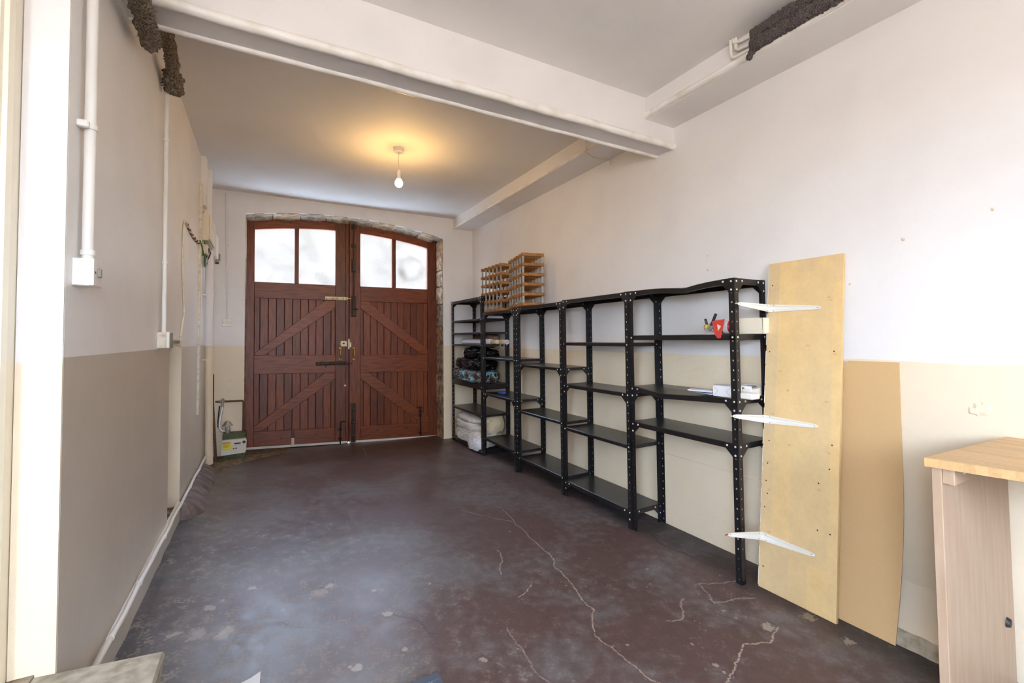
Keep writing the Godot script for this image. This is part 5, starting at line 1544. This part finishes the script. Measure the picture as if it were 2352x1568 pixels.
func build_foreground() -> void:
	# birch faced chipboard against the wall
	var ang := atan(0.2 / 1.88)
	var t := thing("shelf_board", "tall birch-faced chipboard shelf leaning against the right wall", "board", Vector3(2.51, 0, -1.41))
	var bt := Transform3D(Basis(Vector3(0, 0, 1), -ang), Vector3(2.50, 0.0, -1.41))
	var L := 1.885
	var st := mb()
	box(st, Vector3(0, 0, -.201), Vector3(.019, L, .201), .0012, bt)
	var wood := StandardMaterial3D.new()
	wood.roughness = .38
	wood.albedo_texture = birch_texture()
	var q := mb()
	for e: Array in [[Vector2(0, 0), Vector3(-.0006, .002, -.1995)], [Vector2(1, 0), Vector3(-.0006, .002, .1995)], [Vector2(1, 1), Vector3(-.0006, L - .002, .1995)], [Vector2(0, 0), Vector3(-.0006, .002, -.1995)], [Vector2(1, 1), Vector3(-.0006, L - .002, .1995)], [Vector2(0, 1), Vector3(-.0006, L - .002, -.1995)]]:
		q.set_uv(Vector2(e[0].x, 1.0 - e[0].y))
		q.set_normal(bt.basis * Vector3(-1, 0, 0))
		q.add_vertex(X * (bt * (e[1] as Vector3)))
	# wound clockwise as seen from the room
	var core := part("panel", st, M.birch, t)
	q.set_material(wood)
	var arr := q.commit_to_arrays()
	var vs: PackedVector3Array = arr[Mesh.ARRAY_VERTEX]
	if (vs[1] - vs[0]).cross(vs[2] - vs[0]).dot(bt.basis * Vector3(-1, 0, 0)) > 0:
		var q2 := mb()
		for k: int in [0, 2, 1, 3, 5, 4]:
			q2.set_uv((arr[Mesh.ARRAY_TEX_UV] as PackedVector2Array)[k])
			q2.set_normal(bt.basis * Vector3(-1, 0, 0))
			q2.add_vertex(vs[k])
		q2.set_material(wood)
		place("veneer_face", q2.commit(), t)
	else: place("veneer_face", q.commit(), t)
	st = mb()   # chipped white back edge
	rng.seed = 61
	for k in 16:
		var y0 := .01 + k * .115
		box(st, Vector3(-.0008, y0, -.2025 - rng.randf_range(0, .0015)), Vector3(.018, y0 + rng.randf_range(.07, .114), -.2005), .0005, bt)
	part("chipped_edge", st, M.chip_edge, t, "chipped white edge")
	for p: Vector2 in [Vector2(-.18, 1.35), Vector2(-.178, .955), Vector2(-.165, .83), Vector2(-.17, .70), Vector2(-.165, .53), Vector2(-.175, .60), Vector2(-.178, .45), Vector2(-.176, .12), Vector2(.165, 1.36), Vector2(.165, .87), Vector2(.165, .42), Vector2(.105, .42), Vector2(.105, .66), Vector2(-.175, 1.75), Vector2(.155, .745)]:
		st = mb()
		var hb := bt * Transform3D(Basis(Vector3(0, 0, 1), PI / 2), Vector3(-.0006, p.y, p.x))
		lathe(st, [Vector2(0, .0), Vector2(.0042, 0), Vector2(.0038, .0005), Vector2(0, .0004)], hb, 8)
		part("screw_hole", st, M.dark if p.y != .745 else M.paper, t)
	# three white shelf brackets screwed to it
	var bl := ["upper white shelf bracket on the leaning birch board", "middle white shelf bracket on the leaning birch board, level with the desk top", "lowest white shelf bracket on the leaning birch board, near the floor"]
	var by := [1.602, .946, .283]
	var tip := [.022, .044, .068]
	for k in 3:
		var y: float = by[k]
		var bx := lean(y) - .001
		t = thing("shelf_bracket", bl[k], "bracket", Vector3(bx, y, -1.60), "white shelf brackets on the leaning board")
		var o := Vector3(bx, y, -1.603)
		bracket_arm(t, o, Vector3(bx - .002, y + [-.012, .005, .006][k], -1.312), Vector3(-1, 0.1, 0).normalized())
		bracket_arm(t, o, Vector3(bx - .294, y + float(tip[k]), -1.606), Vector3(0, 0, 1))
		st = mb()
		var ee := Vector3(bx - .294, y + float(tip[k]), -1.606)
		tube(st, [ee, ee + Vector3(-.022, .001, -.001)], .003, 6)
		part("wall_plug_screw", st, M.card if k < 2 else M.red_card, t)
	# bowed hardboard sheet
	t = thing("hardboard_sheet", "bowed brown hardboard sheet leaning behind the birch board", "board", Vector3(2.62, 0, -1.15))
	st = mb()
	var n := 20
	var HX := func(y: float) -> float:
		var f := clampf(y / .72, 0, 1)
		return lerpf(2.565, 2.708, 1.0 - pow(1.0 - f, 1.8)) + .004 * clampf((y - .72) / .58, 0, 1)
	var prev := []
	for k in n + 1:
		var y := 1.302 * k / n
		var x: float = HX.call(y)
		var z0 := -1.36
		if y > 1.25: z0 = -1.36
		var za := -1.36
		var zb := -.995
		var ring := [Vector3(x, y, za), Vector3(x, y, zb), Vector3(x + .006, y, zb), Vector3(x + .006, y, za)]
		if k == n:
			ring[0].z = -1.213; ring[3].z = -1.213
		if k == n - 1:
			ring[0].z = -1.25; ring[3].z = -1.25
		if prev.size():
			for e in 4:
				var f := (e + 1) % 4
				quad(st, prev[e], prev[f], ring[f], ring[e], 1 if e % 2 == 0 else 2)
		else: quad(st, ring[3], ring[2], ring[1], ring[0])
		prev = ring
	quad(st, prev[0], prev[1], prev[2], prev[3])
	part("sheet", st, M.mdf, t)
	# workbench in the corner
	t = thing("workbench", "workbench with a pale wooden top and beech panel leg at the right edge", "workbench", Vector3(2.4, 0, -.3))
	var F1 := Vector2(2.02, -.681)
	var B1 := Vector2(2.705, -.642)
	var F2 := Vector2(2.30, .90)
	var B2 := Vector2(2.715, .90)
	var top := 1.013
	st = mb()
	var tp := PackedVector2Array([Vector2(F1.x, -F1.y), Vector2(F2.x, -F2.y), Vector2(B2.x, -B2.y), Vector2(B1.x, -B1.y)])
	prism(st, tp, .030, move_to(Vector3(0, top - .033, 0), Vector3.RIGHT, Vector3(0, 0, -1)))
	var wt := StandardMaterial3D.new()
	wt.albedo_texture = stave_texture()
	wt.roughness = .4
	wt.uv1_triplanar = true
	wt.uv1_scale = Vector3(1.25, 1.25, 1.25)
	part("worktop", st, M.rack_wood[2].duplicate() if false else wt, t, "wood-stave laminate top")
	st = mb()
	box(st, Vector3(2.045, 0.002, -.672), Vector3(2.712, top - .034, -.644), .002)
	part("panel_leg", st, M.beech, t)
	st = mb()
	box(st, Vector3(2.05, top - .088, -.644), Vector3(2.66, top - .034, -.612), .002)
	part("batten", st, M.beech, t)
	st = mb(); lathe(st, [Vector2(0, 0), Vector2(.007, 0), Vector2(.006, .004), Vector2(0, .005)], Transform3D(Basis(Vector3.RIGHT, PI / 2), Vector3(2.135, top - .058, -.612)), 10); part("screw", st, M.steel, t)
	st = mb()
	box(st, Vector3(2.20, 0.002, .22), Vector3(2.712, top - .034, .248), .002)
	part("panel_leg", st, M.beech, t)
	st = mb(); lathe(st, [Vector2(0, 0), Vector2(.02, 0), Vector2(.016, .012), Vector2(0, .015)], Transform3D(Basis(Vector3.RIGHT, PI / 2), Vector3(2.62, .28, -.644)), 12); part("cap_screw", st, M.dark, t)

	# stone step and the stone under the door casing
	t = thing("stone_step", "worn grey stone step at the bottom left corner", "step", Vector3(-.5, 0, -1.5))
	st = mb()
	var ty := .468
	hexa(st, [Vector3(-.60, .05, -1.0), Vector3(-.30, .05, -1.0), Vector3(-.315, .05, -1.70), Vector3(-.60, .05, -1.72), Vector3(-.60, ty - .012, -1.0), Vector3(-.268, ty - .012, -1.0), Vector3(-.266, ty - .012, -1.805), Vector3(-.60, ty - .012, -1.85)])
	hexa(st, [Vector3(-.60, ty - .012, -1.0), Vector3(-.268, ty - .012, -1.0), Vector3(-.266, ty - .012, -1.805), Vector3(-.60, ty - .012, -1.85), Vector3(-.60, ty, -1.0), Vector3(-.274, ty, -1.0), Vector3(-.272, ty, -1.798), Vector3(-.60, ty + .004, -1.845)])
	part("tread", st, M.slab, t)
	t = thing("plinth_stone", "dark chipped stone block under the door casing", "stone", Vector3(-.65, .3, -1.78))
	st = mb()
	hexa(st, [Vector3(-.80, .05, -1.70), Vector3(-.575, .05, -1.70), Vector3(-.572, .05, -1.87), Vector3(-.80, .05, -1.87), Vector3(-.80, .475, -1.70), Vector3(-.580, .470, -1.71), Vector3(-.575, .482, -1.87), Vector3(-.80, .478, -1.87)])
	part("block", st, M.stone[2], t)
	# framed mat and a scrap on the floor at the lower edge
	t = thing("floor_mat", "tan mat with a blue-grey border on the floor at the bottom edge", "mat", Vector3(.40, .08, -1.65))
	var my := floor_y(.4, -1.65) + .012
	st = mb()
	for r: Array in [[.08, -1.762, .622, -1.726], [.08, -1.33, .622, -1.294], [.08, -1.726, .116, -1.33], [.586, -1.726, .622, -1.33]]:
		box(st, Vector3(r[0], my - .006, r[1]), Vector3(r[2], my + .008, r[3]), .002)
	var mm := mat(h("4b5563"), .6)
	part("border", st, mm, t, "blue-grey border")
	st = mb(); box(st, Vector3(.116, my - .006, -1.726), Vector3(.586, my + .004, -1.33), .001); part("centre", st, M.card, t)
	t = thing("paper_scrap", "small white scrap lying on the floor near the stone step", "scrap", Vector3(-.05, .12, -2.13))
	st = mb(); prism(st, PackedVector2Array([Vector2(-.07, -.05), Vector2(.0, -.045), Vector2(.004, .048), Vector2(-.03, .03), Vector2(-.064, .02)]), .002, move_to(Vector3(-.005, floor_y(-.05, -2.13) + .006, -2.035), Vector3.RIGHT, Vector3(0, .12, -1).normalized())); part("sheet", st, M.paper, t)

func bracket_arm(parent: Node3D, a: Vector3, b: Vector3, out: Vector3) -> void:
	# pressed steel arm, wide at the bend and narrow at the tip, with a raised rib
	var st := mb()
	var d := (b - a).normalized()
	var up := out.cross(d).normalized()
	if up.y < 0: up = -up
	var nn := up.cross(d).normalized()
	if nn.dot(out) < 0: nn = -nn
	var len := a.distance_to(b)
	var n := 10
	var prev := []
	for k in n + 1:
		var f := k / float(n)
		var w := lerpf(.023, .0095, f)
		if k == n: w = .006
		var r := lerpf(.012, .004, f)
		var p := a + d * (len * f)
		var ring := [p - up * w, p - up * w + nn * r, p - up * w * .55 + nn * r, p - up * w * .3 + nn * r * .35, p + up * w * .3 + nn * r * .35, p + up * w * .55 + nn * r, p + up * w + nn * r, p + up * w]
		if prev.size():
			for e in 8:
				var g := (e + 1) % 8
				if up.cross(nn).dot(d) > 0: quad(st, prev[e], ring[e], ring[g], prev[g])
				else: quad(st, prev[e], prev[g], ring[g], ring[e])
		prev = ring
	part("arm", st, M.bracket, parent)
	for f: float in [.06, .3, .94]:
		for s: float in ([-1.0, 1.0] if f < .5 else [0.0]):
			if f > .1 and f < .5: continue
			st = mb()
			var p := a + d * (len * (f + .06 if f < .5 else f)) + up * lerpf(.017, .0, f) * s + nn * (lerpf(.012, .004, f) if s != 0 else .003)
			lathe(st, [Vector2(0, 0), Vector2(.0038, 0), Vector2(.003, .0015), Vector2(0, .0018)], Transform3D(Basis(up, nn, up.cross(nn)), p), 8)
			part("screw", st, M.steel, parent)

func birch_texture() -> ImageTexture:
	var w := 256
	var hh := 1024
	var a := noise_bytes(0.012, 301, w, hh, 4, 1.0)
	var c := noise_bytes(0.05, 302, w, hh, 3, 1.0)
	var by := PackedByteArray()
	by.resize(w * hh * 3)
	for i in w * hh:
		var x := i % w
		var y := int(i / float(w))
		var strip := int((x + 20) / 62.0)
		var stag := int((y + strip * 260) / 560.0)
		var tone := fposmod(sin(strip * 12.9898 + stag * 78.233) * 43758.5, 1.0)
		var v := 0.955 + .05 * (tone - .5) + .045 * (a[i] / 255.0 - .5) + .03 * (c[i] / 255.0 - .5)
		by[i * 3] = int(clampf(236 * v, 0, 255)); by[i * 3 + 1] = int(clampf(202 * v * (1.0 - .02 * (tone - .5)), 0, 255)); by[i * 3 + 2] = int(clampf(148 * v * (1.0 - .10 * (tone - .5)), 0, 255))
	var img := Image.create_from_data(w, hh, false, Image.FORMAT_RGB8, by)
	rng.seed = 62
	for k in 14:   # little pin knots
		var p := Vector2(rng.randf_range(10, 246), rng.randf_range(20, 1000))
		for e in 60:
			var q := p + Vector2(rng.randfn(0, 4), rng.randfn(0, 2))
			if q.x >= 0 and q.y >= 0 and q.x < w and q.y < hh: img.set_pixel(int(q.x), int(q.y), img.get_pixel(int(q.x), int(q.y)).lerp(h("b98a4e"), .4))
	return ImageTexture.create_from_image(img)

func stave_texture() -> ImageTexture:
	var w := 512
	var a := noise_bytes(0.03, 311, w, w, 4)
	var by := PackedByteArray()
	by.resize(w * w * 3)
	for i in w * w:
		var x := i % w
		var y := int(i / float(w))
		# staves run along z: in the top projection v is z, in the front edge they are cut across
		var s := int(x / 18.3)
		var g := int((y + s * 190) / 256.0)
		var tone := fposmod(sin(s * 12.9898 + g * 78.233) * 43758.5, 1.0)
		var v := .93 + .10 * (tone - .5) + .10 * (a[(i * 3) % (w * w)] / 255.0 - .5)
		by[i * 3] = int(clampf(216 * v, 0, 255)); by[i * 3 + 1] = int(clampf(172 * v, 0, 255)); by[i * 3 + 2] = int(clampf(116 * v, 0, 255))
	return ImageTexture.create_from_image(Image.create_from_data(w, w, false, Image.FORMAT_RGB8, by))

# ---------------------------------------------------------------- the scene
func _ready() -> void:
	# camera: level 16 mm lens, a little shifted
	var cam := Camera3D.new()
	cam.name = "camera"
	add_child(cam)
	cam.projection = Camera3D.PROJECTION_FRUSTUM
	cam.near = 0.05
	cam.far = 100.0
	var fpx := 1026.36
	cam.size = 1568.0 / fpx * cam.near
	cam.frustum_offset = Vector2(0, -43.74 / fpx * cam.near)
	cam.position = Vector3(0, 1.445, 0)
	cam.basis = Basis(Vector3.UP, deg_to_rad(-29.0749)) * Basis(Vector3.RIGHT, deg_to_rad(1.8871)) * Basis(Vector3(0, 0, 1), deg_to_rad(-0.5948))
	cam.current = true
	# overcast sky
	var env := Environment.new()
	var sky := Sky.new()
	var sm := ProceduralSkyMaterial.new()
	sm.sky_top_color = Color(0.77, 0.87, 1.0)
	sm.sky_horizon_color = Color(0.66, 0.69, 0.72)
	sm.ground_horizon_color = Color(0.56, 0.55, 0.54)
	sm.ground_bottom_color = Color(0.50, 0.48, 0.46)
	sm.sky_curve = 0.3
	sm.sun_angle_max = 0.0
	sm.energy_multiplier = 1.0
	sky.sky_material = sm
	env.background_mode = Environment.BG_SKY
	env.sky = sky
	env.background_energy_multiplier = 26.0
	env.tonemap_mode = Environment.TONE_MAPPER_LINEAR
	env.tonemap_exposure = 2.45
	env.sdfgi_enabled = true
	env.ssao_enabled = true
	env.ssil_enabled = true
	var we := WorldEnvironment.new()
	we.name = "world"
	we.environment = env
	add_child(we)
	# the bulb
	var om := OmniLight3D.new()
	om.name = "bulb_light"
	om.light_color = Color(1.0, 0.80, 0.48)
	om.light_energy = 0.16
	om.light_size = 0.03
	om.omni_range = 20
	om.omni_attenuation = 2.0
	om.shadow_enabled = true
	om.position = Vector3(1.073, 2.855, -4.035)
	add_child(om)

	make_materials()
	build_setting()
	build_doors()
	build_services()
	build_shelves()
	build_racks()
	build_goods()
	build_foreground()
